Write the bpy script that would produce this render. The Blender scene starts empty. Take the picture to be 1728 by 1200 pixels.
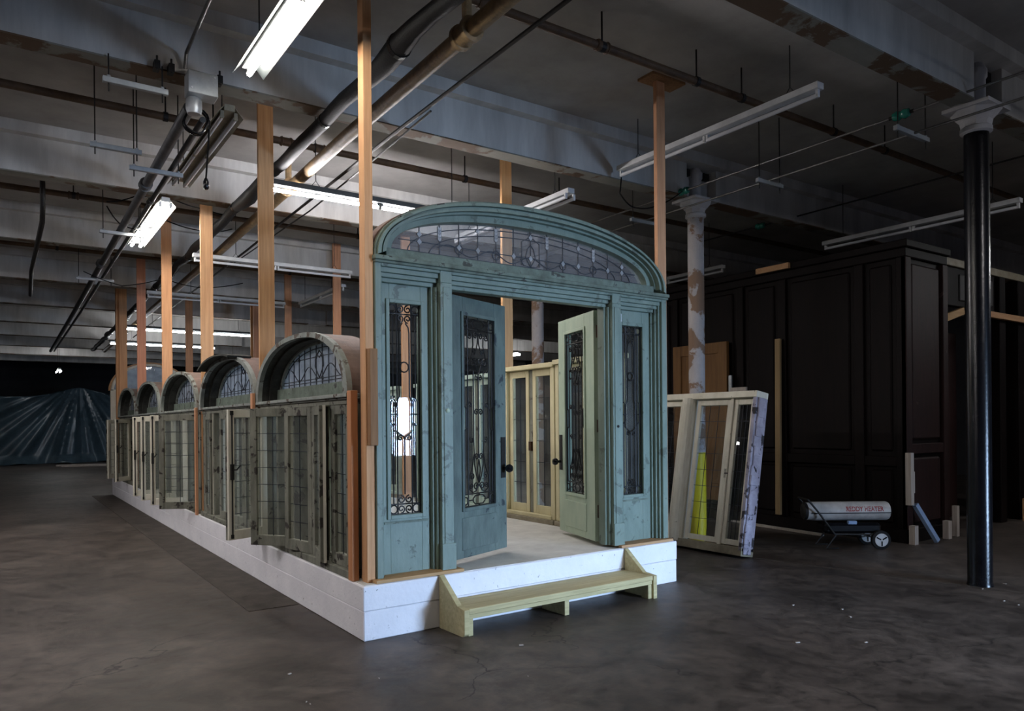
import bpy, math, random
from math import sin, cos, pi, radians, sqrt
from mathutils import Vector, Matrix
random.seed(7)
S = bpy.context.scene
COL = S.collection

# ------------------------------------------------------------------ camera
cam = bpy.data.cameras.new('camera'); camo = bpy.data.objects.new('camera', cam); COL.objects.link(camo)
YAW, ROLL = radians(34.485), radians(-0.506)
fw = Vector((sin(YAW), cos(YAW), 0)); rt = Vector((cos(YAW), -sin(YAW), 0)); up = rt.cross(fw)
r2 = rt*cos(ROLL)+up*sin(ROLL); u2 = -rt*sin(ROLL)+up*cos(ROLL)
camo.matrix_world = Matrix(((r2.x, u2.x, -fw.x, -1.9936), (r2.y, u2.y, -fw.y, -4.672), (r2.z, u2.z, -fw.z, 1.45), (0, 0, 0, 1)))
cam.sensor_width = 36; cam.lens = 1258.6/1728*36; cam.shift_y = 115.3/1728; cam.clip_end = 200
S.camera = camo

# ------------------------------------------------------------------ world, daylight, exposure
w = bpy.data.worlds.new('world'); S.world = w; w.use_nodes = True
w.node_tree.nodes['Background'].inputs[0].default_value = (.45, .6, 1, 1)
w.node_tree.nodes['Background'].inputs[1].default_value = 0.6
def area(name, loc, rot, sx, sy, power, col):
    l = bpy.data.lights.new(name, 'AREA'); l.shape = 'RECTANGLE'; l.size = sx; l.size_y = sy
    l.energy = power; l.color = col
    o = bpy.data.objects.new(name, l); COL.objects.link(o); o.location = loc; o.rotation_euler = rot
    return o
# daylight falling through the window openings of the wall behind the camera
DAY = [(4.3, 7.5, .70, 2.10, 112)]
for i, (x0, x1, z0, z1, p) in enumerate(DAY):
    area('daylight', ((x0+x1)/2, -11.15, (z0+z1)/2), (radians(83), 0, radians(20)), x1-x0, z1-z0, p, (.46, .67, 1)).data.spread = radians(48)
S.view_settings.view_transform = 'Standard'; S.view_settings.look = 'None'
S.view_settings.gamma = 1; S.view_settings.use_curve_mapping = False
S.view_settings.exposure = 0.42
TUBE_POWER = 62.0

# ------------------------------------------------------------------ mesh helpers
class MB:
    def __init__(s): s.v = []; s.f = []; s.m = []
    def add(s, vs, fs, mi=0):
        b = len(s.v); s.v += [tuple(p) for p in vs]
        for f in fs: s.f.append(tuple(b+i for i in f)); s.m.append(mi)
        return s
    def box(s, x0, y0, z0, x1, y1, z1, mi=0):
        return s.add([(x0,y0,z0),(x1,y0,z0),(x1,y1,z0),(x0,y1,z0),(x0,y0,z1),(x1,y0,z1),(x1,y1,z1),(x0,y1,z1)],
            [(0,3,2,1),(4,5,6,7),(0,1,5,4),(1,2,6,5),(2,3,7,6),(3,0,4,7)], mi)
    def bar(s, p, q, w, h, upv=(0,0,1), mi=0):
        p = Vector(p); q = Vector(q); d = (q-p).normalized(); u = Vector(upv)
        if abs(d.dot(u)) > .98: u = Vector((0,1,0))
        a = d.cross(u).normalized()*w/2; b = a.cross(d).normalized()*h/2
        vs = [p-a-b,p+a-b,p+a+b,p-a+b,q-a-b,q+a-b,q+a+b,q-a+b]
        return s.add(vs, [(0,1,2,3),(7,6,5,4),(0,4,5,1),(1,5,6,2),(2,6,7,3),(3,7,4,0)], mi)
    def tube(s, pts, r, n=6, closed=False, mi=0):
        pts = [Vector(p) for p in pts]; N = len(pts)
        if N < 2: return s
        rr = r if isinstance(r, (list, tuple)) else [r]*N
        vs = []; prev = None
        for i, p in enumerate(pts):
            if closed: d = pts[(i+1)%N]-pts[i-1]
            else: d = pts[min(i+1,N-1)]-pts[max(i-1,0)]
            if d.length < 1e-9: d = Vector((0,0,1))
            d.normalize()
            if prev is None:
                u = Vector((0,0,1)) if abs(d.z) < .9 else Vector((0,1,0))
            else: u = prev
            a = d.cross(u)
            if a.length < 1e-6: a = d.cross(Vector((1,0,0)))
            a.normalize(); u = a.cross(d).normalized(); prev = u
            for k in range(n):
                t = 2*pi*k/n+pi/n; vs.append(p+(a*cos(t)+u*sin(t))*rr[i])
        fs = []
        for i in range(N if closed else N-1):
            for k in range(n):
                j = (i+1)%N; fs.append((i*n+k, i*n+(k+1)%n, j*n+(k+1)%n, j*n+k))
        if not closed: fs.append(tuple(range(n))[::-1]); fs.append(tuple((N-1)*n+k for k in range(n)))
        return s.add(vs, fs, mi)
    def lathe(s, c, prof, n=20, axis='z', mi=0):
        vs = []; fs = []
        for r, h in prof:
            for k in range(n):
                t = 2*pi*k/n; a, b = r*cos(t), r*sin(t)
                o = {'z':(a,b,h), 'y':(a,h,b), 'x':(h,a,b)}[axis]
                vs.append((c[0]+o[0], c[1]+o[1], c[2]+o[2]))
        P = len(prof)
        for i in range(P-1):
            for k in range(n): fs.append((i*n+k, i*n+(k+1)%n, (i+1)*n+(k+1)%n, (i+1)*n+k))
        fs.append(tuple(range(n))[::-1]); fs.append(tuple((P-1)*n+k for k in range(n)))
        return s.add(vs, fs, mi)
    def prism(s, poly, d0, d1, mp, mi=0):
        n = len(poly)
        vs = [mp(p, q, d0) for p, q in poly]+[mp(p, q, d1) for p, q in poly]
        fs = [tuple(range(n)), tuple(range(2*n-1, n-1, -1))]+[(i, i+n, (i+1)%n+n, (i+1)%n) for i in range(n)]
        return s.add(vs, fs, mi)
    def ring(s, fo, fi, d0, d1, mp, n=36, t0=0, t1=pi, mi=0):
        vs = []; fs = []
        for i in range(n+1):
            t = t0+(t1-t0)*i/n; o = fo(t); k = fi(t)
            vs += [mp(*o, d0), mp(*o, d1), mp(*k, d1), mp(*k, d0)]
        for i in range(n):
            for j in range(4): fs.append((i*4+j, i*4+(j+1)%4, (i+1)*4+(j+1)%4, (i+1)*4+j))
        fs += [(3,2,1,0), (n*4,n*4+1,n*4+2,n*4+3)]
        return s.add(vs, fs, mi)

def mesh(name, mb, mats, smooth=False):
    me = bpy.data.meshes.new(name); me.from_pydata(mb.v, [], mb.f)
    for m in (mats if isinstance(mats, (list, tuple)) else [mats]): me.materials.append(m)
    me.polygons.foreach_set('material_index', mb.m)
    if smooth: me.polygons.foreach_set('use_smooth', [True]*len(me.polygons))
    me.update(); return me
def fixn(me):
    import bmesh
    b = bmesh.new(); b.from_mesh(me); bmesh.ops.recalc_face_normals(b, faces=b.faces); b.to_mesh(me); b.free()
def obj(name, mb, mats, parent=None, loc=None, rot=None, world=False, smooth=False, bevel=0, kind=None):
    me = mesh(name, mb, mats, smooth); fixn(me)
    o = bpy.data.objects.new(name, me); COL.objects.link(o)
    if parent:
        o.parent = parent
        if world: o.matrix_parent_inverse = parent.matrix_basis.inverted()
    if loc: o.location = loc
    if rot: o.rotation_euler = rot
    if bevel:
        md = o.modifiers.new('bevel', 'BEVEL'); md.width = bevel; md.segments = 1; md.limit_method = 'ANGLE'
    if smooth:
        try: me.set_sharp_from_angle(angle=radians(40))
        except Exception: pass
    if kind: o['kind'] = kind
    return o
def tag(o, label, cat, group=None):
    o['label'] = label; o['category'] = cat
    if group: o['group'] = group
    return o
def thing(name, label, cat, loc=(0,0,0), rotz=0, group=None):
    o = bpy.data.objects.new(name, None); COL.objects.link(o); o.location = loc; o.rotation_euler = (0,0,rotz)
    o.empty_display_size = .1
    return tag(o, label, cat, group)
def structure(o): o['kind'] = 'structure'; return o
def copy_tree(o, parent=None):
    c = o.copy(); COL.objects.link(c); c.parent = parent
    for ch in o.children: copy_tree(ch, c)
    return c

# ------------------------------------------------------------------ materials
def ramp(nt, fac, stops):
    n = nt.nodes.new('ShaderNodeValToRGB'); e = n.color_ramp.elements
    e[0].position, e[0].color = stops[0][0], (*stops[0][1], 1); e[1].position, e[1].color = stops[-1][0], (*stops[-1][1], 1)
    for p, c in stops[1:-1]:
        x = e.new(p); x.color = (*c, 1)
    nt.links.new(fac, n.inputs[0]); return n.outputs[0]
def coords(nt, stretch, rnd):
    tc = nt.nodes.new('ShaderNodeTexCoord'); mp = nt.nodes.new('ShaderNodeMapping'); mp.inputs['Scale'].default_value = stretch
    nt.links.new(tc.outputs['Object'], mp.inputs[0]); v = mp.outputs[0]
    if rnd:
        oi = nt.nodes.new('ShaderNodeObjectInfo'); ad = nt.nodes.new('ShaderNodeVectorMath'); ad.operation = 'MULTIPLY_ADD'
        nt.links.new(oi.outputs['Random'], ad.inputs[0]); ad.inputs[1].default_value = (37, 53, 71); nt.links.new(v, ad.inputs[2]); v = ad.outputs[0]
    return v
def noise(nt, v, scale, detail=6, rough=.6, dist=0):
    n = nt.nodes.new('ShaderNodeTexNoise'); n.inputs['Scale'].default_value = scale; n.inputs['Detail'].default_value = detail
    n.inputs['Roughness'].default_value = rough; n.inputs['Distortion'].default_value = dist
    nt.links.new(v, n.inputs['Vector']); return n.outputs[0]
def mixc(nt, fac, a, b):
    n = nt.nodes.new('ShaderNodeMix'); n.data_type = 'RGBA'
    if isinstance(fac, (int, float)): n.inputs[0].default_value = fac
    else: nt.links.new(fac, n.inputs[0])
    for s, x in ((6, a), (7, b)):
        if isinstance(x, tuple): n.inputs[s].default_value = (*x, 1)
        else: nt.links.new(x, n.inputs[s])
    return n.outputs[2]
def M(name, c1, c2=None, scale=6, rough=.7, bump=.15, stretch=(1,1,1), metallic=0, peel=None, peel_at=.6, peel_scale=3, rnd=True, spec=.3, bscale=60, coat=0, hue=0):
    m = bpy.data.materials.new(name); m.use_nodes = True; nt = m.node_tree; b = nt.nodes['Principled BSDF']
    v = coords(nt, stretch, rnd); c2 = c2 or tuple(x*.6 for x in c1)
    n1 = noise(nt, v, scale, 8, .65)
    col = ramp(nt, n1, [(.3, c2), (.7, c1)])
    if peel:
        v2 = coords(nt, (1,1,1), rnd); n2 = noise(nt, v2, peel_scale, 10, .62, .4)
        f = ramp(nt, n2, [(peel_at, (0,0,0)), (peel_at+.035, (1,1,1))]); col = mixc(nt, f, col, peel)
    if hue:
        oi = nt.nodes.new('ShaderNodeObjectInfo'); hs = nt.nodes.new('ShaderNodeHueSaturation')
        mr = nt.nodes.new('ShaderNodeMapRange'); mr.inputs[3].default_value = .5-hue; mr.inputs[4].default_value = .5+hue
        nt.links.new(oi.outputs['Random'], mr.inputs[0]); nt.links.new(mr.outputs[0], hs.inputs['Hue'])
        nt.links.new(col, hs.inputs['Color']); col = hs.outputs[0]
    nt.links.new(col, b.inputs['Base Color']); b.inputs['Roughness'].default_value = rough; b.inputs['Metallic'].default_value = metallic
    b.inputs['Specular IOR Level'].default_value = spec; b.inputs['Coat Weight'].default_value = coat
    if bump:
        bn = nt.nodes.new('ShaderNodeBump'); bn.inputs['Strength'].default_value = bump; bn.inputs['Distance'].default_value = .01
        nt.links.new(noise(nt, v, bscale, 4), bn.inputs['Height']); nt.links.new(bn.outputs[0], b.inputs['Normal'])
    return m
def glass(name, tint=(.9,.93,.95), dust_sheen=0.0, dust_sheen_col=(.5,.55,.6), rough=.02, scale=3):
    m = bpy.data.materials.new(name); m.use_nodes = True; nt = m.node_tree; nt.nodes.remove(nt.nodes['Principled BSDF'])
    out = nt.nodes['Material Output']
    tr = nt.nodes.new('ShaderNodeBsdfTransparent'); tr.inputs[0].default_value = (*tint, 1)
    gl = nt.nodes.new('ShaderNodeBsdfGlossy'); gl.inputs['Roughness'].default_value = rough
    fr = nt.nodes.new('ShaderNodeFresnel'); fr.inputs[0].default_value = 1.55
    ge = nt.nodes.new('ShaderNodeNewGeometry'); iv = nt.nodes.new('ShaderNodeMath'); iv.operation = 'SUBTRACT'; iv.inputs[0].default_value = 1
    nt.links.new(ge.outputs['Backfacing'], iv.inputs[1]); ff = nt.nodes.new('ShaderNodeMath'); ff.operation = 'MULTIPLY'
    nt.links.new(fr.outputs[0], ff.inputs[0]); nt.links.new(iv.outputs[0], ff.inputs[1])
    mx = nt.nodes.new('ShaderNodeMixShader'); nt.links.new(ff.outputs[0], mx.inputs[0]); nt.links.new(tr.outputs[0], mx.inputs[1]); nt.links.new(gl.outputs[0], mx.inputs[2])
    last = mx.outputs[0]
    if dust_sheen:
        di = nt.nodes.new('ShaderNodeBsdfDiffuse'); di.inputs[0].default_value = (*dust_sheen_col, 1)
        ts = nt.nodes.new('ShaderNodeBsdfTranslucent'); ts.inputs[0].default_value = (*dust_sheen_col, 1)
        dm = nt.nodes.new('ShaderNodeMixShader'); dm.inputs[0].default_value = .5
        nt.links.new(di.outputs[0], dm.inputs[1]); nt.links.new(ts.outputs[0], dm.inputs[2])
        v = coords(nt, (1,1,1), True); n = noise(nt, v, scale, 5)
        mr = nt.nodes.new('ShaderNodeMapRange'); mr.inputs[1].default_value = .3; mr.inputs[2].default_value = .7
        mr.inputs[3].default_value = dust_sheen*.6; mr.inputs[4].default_value = min(1, dust_sheen*1.4); nt.links.new(n, mr.inputs[0])
        m2 = nt.nodes.new('ShaderNodeMixShader'); nt.links.new(mr.outputs[0], m2.inputs[0]); nt.links.new(last, m2.inputs[1]); nt.links.new(dm.outputs[0], m2.inputs[2]); last = m2.outputs[0]
    nt.links.new(last, out.inputs[0]); return m
def emit(name, col, st):
    m = bpy.data.materials.new(name); m.use_nodes = True; b = m.node_tree.nodes['Principled BSDF']
    b.inputs['Base Color'].default_value = (.9,.9,.9,1); b.inputs['Emission Color'].default_value = (*col, 1); b.inputs['Emission Strength'].default_value = st
    return m
def concrete_floor():
    m = bpy.data.materials.new('floor_concrete'); m.use_nodes = True; nt = m.node_tree; b = nt.nodes['Principled BSDF']
    v = coords(nt, (1,1,1), False)
    big = noise(nt, v, .5, 6, .6, .3); fine = noise(nt, v, 9, 10, .7)
    c = ramp(nt, big, [(.3, (.033,.027,.0225)), (.5, (.077,.063,.054)), (.72, (.135,.116,.102))])
    c2 = ramp(nt, fine, [(.32, (.42,.42,.42)), (.5, (.9,.88,.87)), (.68, (1.25,1.22,1.2))])
    mid = noise(nt, v, 2.4, 8, .68, .6); c3 = ramp(nt, mid, [(.34, (.5,.48,.47)), (.5, (.95,.95,.95)), (.66, (1.3,1.28,1.26))])
    m0 = nt.nodes.new('ShaderNodeMix'); m0.data_type = 'RGBA'; m0.blend_type = 'MULTIPLY'; m0.inputs[0].default_value = 1
    nt.links.new(c, m0.inputs[6]); nt.links.new(c3, m0.inputs[7]); c = m0.outputs[2]
    mu = nt.nodes.new('ShaderNodeMix'); mu.data_type = 'RGBA'; mu.blend_type = 'MULTIPLY'; mu.inputs[0].default_value = 1
    nt.links.new(c, mu.inputs[6]); nt.links.new(c2, mu.inputs[7]); col = mu.outputs[2]
    # cracks: warped voronoi edges
    wv = nt.nodes.new('ShaderNodeVectorMath'); wv.operation = 'MULTIPLY_ADD'
    wn = nt.nodes.new('ShaderNodeTexNoise'); wn.inputs['Scale'].default_value = 2.2; wn.inputs['Detail'].default_value = 6; nt.links.new(v, wn.inputs['Vector'])
    nt.links.new(wn.outputs[1], wv.inputs[0]); wv.inputs[1].default_value = (.7,.7,.7); nt.links.new(v, wv.inputs[2])
    vo = nt.nodes.new('ShaderNodeTexVoronoi'); vo.feature = 'DISTANCE_TO_EDGE'; vo.inputs['Scale'].default_value = .34; nt.links.new(wv.outputs[0], vo.inputs['Vector'])
    cr = ramp(nt, vo.outputs['Distance'], [(.0015, (1,1,1)), (.004, (0,0,0))])
    nm = noise(nt, v, .8, 2); msk = ramp(nt, nm, [(.45, (0,0,0)), (.55, (1,1,1))])
    mm = nt.nodes.new('ShaderNodeMath'); mm.operation = 'MULTIPLY'; nt.links.new(cr, mm.inputs[0]); nt.links.new(msk, mm.inputs[1])
    col = mixc(nt, mm.outputs[0], col, (.015,.013,.012))
    nt.links.new(col, b.inputs['Base Color'])
    rr = ramp(nt, fine, [(.3, (.42,.42,.42)), (.7, (.62,.62,.62))]); nt.links.new(rr, b.inputs['Roughness'])
    b.inputs['Specular IOR Level'].default_value = .35
    bn = nt.nodes.new('ShaderNodeBump'); bn.inputs['Strength'].default_value = .25; bn.inputs['Distance'].default_value = .006
    nt.links.new(fine, bn.inputs['Height']); nt.links.new(bn.outputs[0], b.inputs['Normal'])
    return m
m_floor = concrete_floor()
m_ceil = M('ceiling_paint', (.47,.46,.45), (.27,.26,.25), .9, .85, .1, rnd=False, peel=(.15,.13,.11), peel_at=.72, peel_scale=1.5)
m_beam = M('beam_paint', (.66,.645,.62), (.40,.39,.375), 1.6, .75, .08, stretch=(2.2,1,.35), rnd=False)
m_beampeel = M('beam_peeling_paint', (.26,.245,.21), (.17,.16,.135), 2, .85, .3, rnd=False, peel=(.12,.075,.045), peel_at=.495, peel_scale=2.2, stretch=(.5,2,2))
m_wall = M('wall_dark', (.045,.045,.05), (.02,.02,.024), .8, .9, .1, rnd=False)
m_curb = M('curb_white_paint', (.88,.86,.88), (.76,.75,.78), 3, .75, .35, rnd=False, peel=(.30,.29,.29), peel_at=.655, peel_scale=26, bscale=30)
m_slab = M('slab_grey', (.76,.75,.71), (.54,.53,.50), 4, .75, .2, rnd=False)
m_fir = M('fir_lumber', (.70,.37,.20), (.50,.235,.115), 3, .65, .12, stretch=(14,14,.6), hue=.018, bscale=30, peel=(.16,.06,.025), peel_at=.735, peel_scale=9)
m_firx = M('fir_lumber_horizontal', (.55,.34,.17), (.38,.21,.10), 3, .7, .12, stretch=(.6,14,14), hue=.015)
m_step = M('step_pine', (.58,.50,.27), (.40,.33,.17), 3, .75, .15, stretch=(.8,12,12), peel=(.24,.19,.10), peel_at=.68, peel_scale=9)
m_teal = M('teal_paint_worn', (.205,.262,.215), (.135,.183,.148), 5, .5, .2, stretch=(1.4,1.4,.5), peel=(.10,.125,.10), peel_at=.59, peel_scale=8, spec=.4)
m_tealdirty = M('teal_paint_dirty', (.20,.25,.20), (.075,.088,.066), 7, .65, .25, peel=(.05,.05,.04), peel_at=.60, peel_scale=7)
m_tealpale = M('teal_paint_pale_lit', (.46,.54,.41), (.34,.43,.33), 5, .55, .15, stretch=(1.4,1.4,.5), peel=(.15,.2,.16), peel_at=.68, peel_scale=5)  # light falling on the right door leaf is mixed into this paler paint
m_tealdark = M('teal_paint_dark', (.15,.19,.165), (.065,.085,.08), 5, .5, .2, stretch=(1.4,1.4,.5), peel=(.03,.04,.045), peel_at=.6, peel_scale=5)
m_iron = M('wrought_iron', (.012,.012,.013), (.02,.018,.016), 20, .5, .1, metallic=.3)
m_lead = M('lead_came', (.05,.055,.065), (.03,.033,.04), 20, .5, .0, metallic=.5)
m_brass = M('brown_bronze', (.09,.05,.03), (.04,.022,.015), 15, .5, .1, metallic=.6)
m_glass = glass('clear_glass', dust_sheen=.012)
m_glassd = glass('dusty_glass', tint=(.9,.92,.91), dust_sheen=.10, dust_sheen_col=(.52,.54,.52))
m_glassfan = glass('fanlight_glass', tint=(.8,.86,.92), dust_sheen=.5, dust_sheen_col=(.55,.62,.70), scale=5)  # milky diffuse share paints in the light reflected by the panes
m_glassarch = glass('transom_glass', tint=(.9,.92,.94), dust_sheen=.13, dust_sheen_col=(.55,.58,.64), scale=2)
m_jewel = glass('bevelled_glass', tint=(1,1,1), dust_sheen=.5, dust_sheen_col=(.9,.92,.95))
m_grn = M('weathered_green', (.24,.24,.19), (.105,.105,.082), 6, .8, .4, stretch=(2,2,.6), peel=(.035,.03,.025), peel_at=.57, peel_scale=8)
m_hood = M('hood_patina', (.32,.35,.32), (.18,.19,.17), 7, .75, .3, peel=(.09,.07,.055), peel_at=.56, peel_scale=7)
m_hoodin = M('hood_inside', (.07,.07,.06), (.03,.03,.026), 8, .85, .3)
m_hoodtop = M('hood_copper_back', (.25,.16,.13), (.13,.095,.08), 6, .7, .2)
m_white = M('old_white_paint', (.80,.77,.66), (.62,.58,.47), 6, .6, .2, stretch=(1.5,1.5,.5), peel=(.24,.2,.14), peel_at=.66, peel_scale=9)
m_cream = M('cream_paint', (.66,.60,.38), (.52,.46,.28), 5, .6, .2, stretch=(1.5,1.5,.5), peel=(.27,.21,.12), peel_at=.68, peel_scale=9)
m_palegreen = M('pale_green_paint', (.56,.64,.54), (.42,.50,.42), 5, .6, .2, peel=(.3,.3,.22), peel_at=.68, peel_scale=8)
m_lavender = M('rough_plaster_edge', (.52,.50,.60), (.28,.26,.33), 5, .85, .8, peel=(.05,.045,.05), peel_at=.56, peel_scale=6, bscale=18)
m_rust = M('rusty_pipe', (.12,.07,.038), (.055,.032,.02), 8, .65, .3)
m_brownpipe = M('brown_painted_pipe', (.30,.205,.10), (.13,.085,.045), 18, .5, .25, spec=.4)
m_hose = M('black_wrap', (.010,.011,.014), (.005,.0055,.007), 10, .6, .3, spec=.25)
m_black = M('black_paint', (.008,.008,.01), (.003,.003,.004), 6, .22, .12, bscale=40, spec=.3)
m_dark = M('dark_metal', (.03,.028,.027), (.018,.017,.016), 10, .55, .1, metallic=.4)
m_galv = M('galvanised', (.45,.48,.50), (.32,.34,.36), 9, .45, .1, metallic=.5)
m_steel = M('bare_steel_rod', (.30,.29,.28), (.16,.155,.15), 9, .35, .1, metallic=.8)
m_fix = M('fixture_white', (.66,.67,.68), (.48,.49,.50), 7, .45, .05)
m_fixold = M('fixture_old', (.34,.30,.22), (.18,.15,.10), 7, .5, .15)
m_wing = M('dimmed_reflector', (.05,.058,.06), (.035,.04,.042), 7, .5, .05)  # colour darkened against tube glare, for lit fixtures only
m_tube_off = M('tube_unlit', (.62,.63,.66), (.55,.56,.6), 3, .25, 0)
m_tube = emit('tube_lit', (1,.94,.84), TUBE_POWER)
m_tubel = emit('tube_lit_cool', (1,.955,.97), TUBE_POWER*2.0)
m_tubew = emit('tube_lit_far', (.97,.98,1), TUBE_POWER*1.0)
m_colpaint = M('column_peeling', (.50,.47,.47), (.38,.36,.36), 4, .75, .4, peel=(.24,.155,.105), peel_at=.47, peel_scale=2.4)
m_colpaintw = M('column_white', (.58,.57,.58), (.42,.41,.42), 4, .75, .3, peel=(.2,.16,.13), peel_at=.66, peel_scale=6)
m_mahog = M('dark_mahogany', (.008,.0042,.0038), (.003,.002,.002), 4, .55, .15, stretch=(6,6,.5), spec=.12)
m_mahogr = M('red_mahogany_lit', (.030,.011,.010), (.012,.006,.0055), 4, .55, .2, stretch=(6,6,.5), spec=.2, peel=(.05,.032,.03), peel_at=.66, peel_scale=7)  # paler copy with the partition's lit front face mixed in; also the red door
m_honey = M('honey_wood', (.20,.10,.03), (.12,.055,.018), 4, .55, .1, stretch=(6,6,.5))
m_tarp = M('tarp_blue_black', (.075,.125,.16), (.035,.06,.08), 3, .3, .3, spec=.7, bscale=25)
m_yellow = M('yellow_paint', (.75,.62,.02), (.6,.5,.02), 4, .5, .1)
m_blue = M('blue_paint', (.30,.42,.62), (.2,.3,.5), 6, .5, .1)
m_paleply = M('pale_lumber', (.52,.47,.42), (.36,.31,.27), 4, .75, .1, stretch=(10,10,.6))
m_heat = M('heater_shell', (.55,.53,.50), (.32,.29,.27), 6, .4, .1, peel=(.14,.11,.09), peel_at=.66, peel_scale=8)
m_red = M('red_lettering', (.30,.03,.03), (.25,.025,.025), 9, .5, 0)
m_rubber = M('rubber', (.012,.012,.012), (.008,.008,.008), 9, .8, .1)
m_conduit = M('dull_conduit', (.13,.135,.14), (.07,.07,.075), 9, .5, .1, metallic=.4)
m_brownwood = M('brown_offcut', (.34,.18,.08), (.20,.10,.045), 3, .7, .15, stretch=(14,14,.6))
m_green_gl = M('green_insulator', (.02,.25,.18), (.015,.17,.13), 9, .2, 0, spec=.6)

# ------------------------------------------------------------------ the room
mb = MB().box(-7,-11,-.2, 19,37,0); structure(obj('floor', mb, m_floor))
mb = MB().box(-7,-11,4.68, 19,37,4.9); structure(obj('ceiling', mb, m_ceil))
structure(obj('wall_left', MB().box(-7.2,-11.2,0,-7,37.2,4.68), m_wall))
structure(obj('wall_right', MB().box(19,-11.2,0,19.2,37.2,4.68), m_wall))
structure(obj('wall_back', MB().box(-7,37,0,19,37.2,4.68), m_wall))
# wall behind the camera, with its window opening
mb = MB(); xs = [-7]+[c for d in DAY for c in d[:2]]+[19]
for a, b_ in zip(xs[0::2], xs[1::2]): mb.box(a,-11.2,0, b_,-11,4.68)
for x0, x1, z0, z1, p in DAY: mb.box(x0,-11.2,0,x1,-11,z0).box(x0,-11.2,z1,x1,-11,4.68)
structure(obj('wall_front', mb, m_wall))
for i, (x0, x1, z0, z1, p) in enumerate(DAY):
    f = MB().box(x0,-11.1,z0,x0+.06,-11.02,z1).box(x1-.06,-11.1,z0,x1,-11.02,z1).box(x0,-11.1,z0,x1,-11.02,z0+.06).box(x0,-11.1,z1-.06,x1,-11.02,z1)
    f.box((x0+x1)/2-.02,-11.1,z0,(x0+x1)/2+.02,-11.02,z1)
    wo = structure(obj('window_%d' % (i+1), f, m_dark))

m_gutter = M('gutter_concrete', (.085,.071,.06), (.04,.033,.028), 5, .85, .4, rnd=False)
structure(obj('trim_1', MB().bar((4.42,1.4,.0015),(5.28,-3.4,.0015),.035,.003), m_gutter))
structure(obj('trim_2', MB().box(-.40,1.3,0,-.005,13.4,.004), m_gutter))
# ceiling beams
BY = [-8.3,-5.0,-1.7,1.5,4.78,8.14,11.48,14.8,18.1,21.4,24.7,28.0,31.3]
CX = 5.08
for i, y in enumerate(BY):
    t = bpy.data.objects.new('ceiling_beam', None); COL.objects.link(t); t.location = (0,y,4.17); structure(t)
    m = MB()
    for a, b_ in ((-7, CX-.26), (CX+.26, 19)):
        m.box(a,y,4.172,b_,y+.19,4.56)
    m.box(CX-.26,y+.13,4.172,CX+.26,y+.19,4.56)
    obj('beam_web', m, m_beam, t, world=True)
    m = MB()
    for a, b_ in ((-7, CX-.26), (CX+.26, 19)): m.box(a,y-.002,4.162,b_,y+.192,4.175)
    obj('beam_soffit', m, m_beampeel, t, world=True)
    m = MB().box(-7,y-.11,4.56,19,y+.30,4.68); obj('beam_ledge', m, m_beam, t, world=True)

# iron columns
def column(x, y, label, shaft_mats, grp, yellow=False):
    t = thing('iron_column', label, 'column', (x,y,0), 0, grp)
    obj('shaft', MB().lathe((x,y,0), [(.105,0),(.105,.0),(.098,.03),(.098,3.96)], 24), shaft_mats, t, world=True, smooth=True)
    if yellow: obj('yellow_painted_foot', MB().lathe((x,y,0), [(.106,.002),(.1005,.03),(.1005,1.08)], 24), m_yellow, t, world=True, smooth=True)
    obj('collar', MB().lathe((x,y,0), [(.10,3.95),(.125,3.965),(.125,4.0),(.105,4.015)], 24), m_colpaintw, t, world=True, smooth=True)
    m = MB(); n = 8; vs = []
    for r, z in ((.108,4.01),(.118,4.06),(.17,4.12),(.19,4.15)):
        for k in range(8):
            a = 2*pi*k/8+pi/8; vs.append((x+r*cos(a)*1.08, y+r*sin(a)*1.08, z))
    fs = [(i*8+k, i*8+(k+1)%8, (i+1)*8+(k+1)%8, (i+1)*8+k) for i in range(3) for k in range(8)]
    m.add(vs, fs); m.box(x-.21,y-.19,4.14,x+.21,y+.19,4.172)
    obj('capital', m, m_colpaintw, t, world=True)
    obj('upper_stub', MB().lathe((x,y-.0,0), [(.075,4.17),(.075,4.42),(.088,4.44),(.088,4.5),(.075,4.52),(.06,4.56)], 18), m_colpaintw, t, world=True, smooth=True)
    m = MB()
    for sx in (-1, 1): m.box(x+sx*.17-.05,y-.03,4.45,x+sx*.17+.05,y+.1,4.53)
    obj('bracket', m, m_dark, t, world=True)
    return t
column(CX, BY[2]+.1, 'glossy black painted iron column with white capital on the right', m_black, 'iron columns')
column(CX, BY[3]+.1, 'iron column with peeling white paint over brown behind the arched doorway', m_colpaint, 'iron columns', True)
column(CX, BY[4]+.1, 'peeling brown column seen through the open green doors', m_colpaint, 'iron columns')

# ------------------------------------------------------------------ concrete platform
TH = radians(1.65); PW, PL, PH = 3.09, 13.5, .37
t = thing('concrete_platform', 'long low concrete platform with white painted sides and bare grey top', 'platform', (0,0,0))
c = [(0,0),(PW,PW*sin(TH)),(PW,PL),(0,PL)]
def rect_poly(i): return [(0+i,0+i),(PW-i,PW*sin(TH)+i),(PW-i,PL-i),(0+i,PL-i)]
idm = lambda p, q, d: (p, q, d)
m = MB().prism(rect_poly(.003), 0, .198, idm).prism(rect_poly(0), .2, PH-.002, idm)
obj('painted_curb', m, m_curb, t, bevel=.006)
obj('slab_top', MB().prism(rect_poly(.02), PH-.004, PH+.002, idm), m_slab, t)

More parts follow.
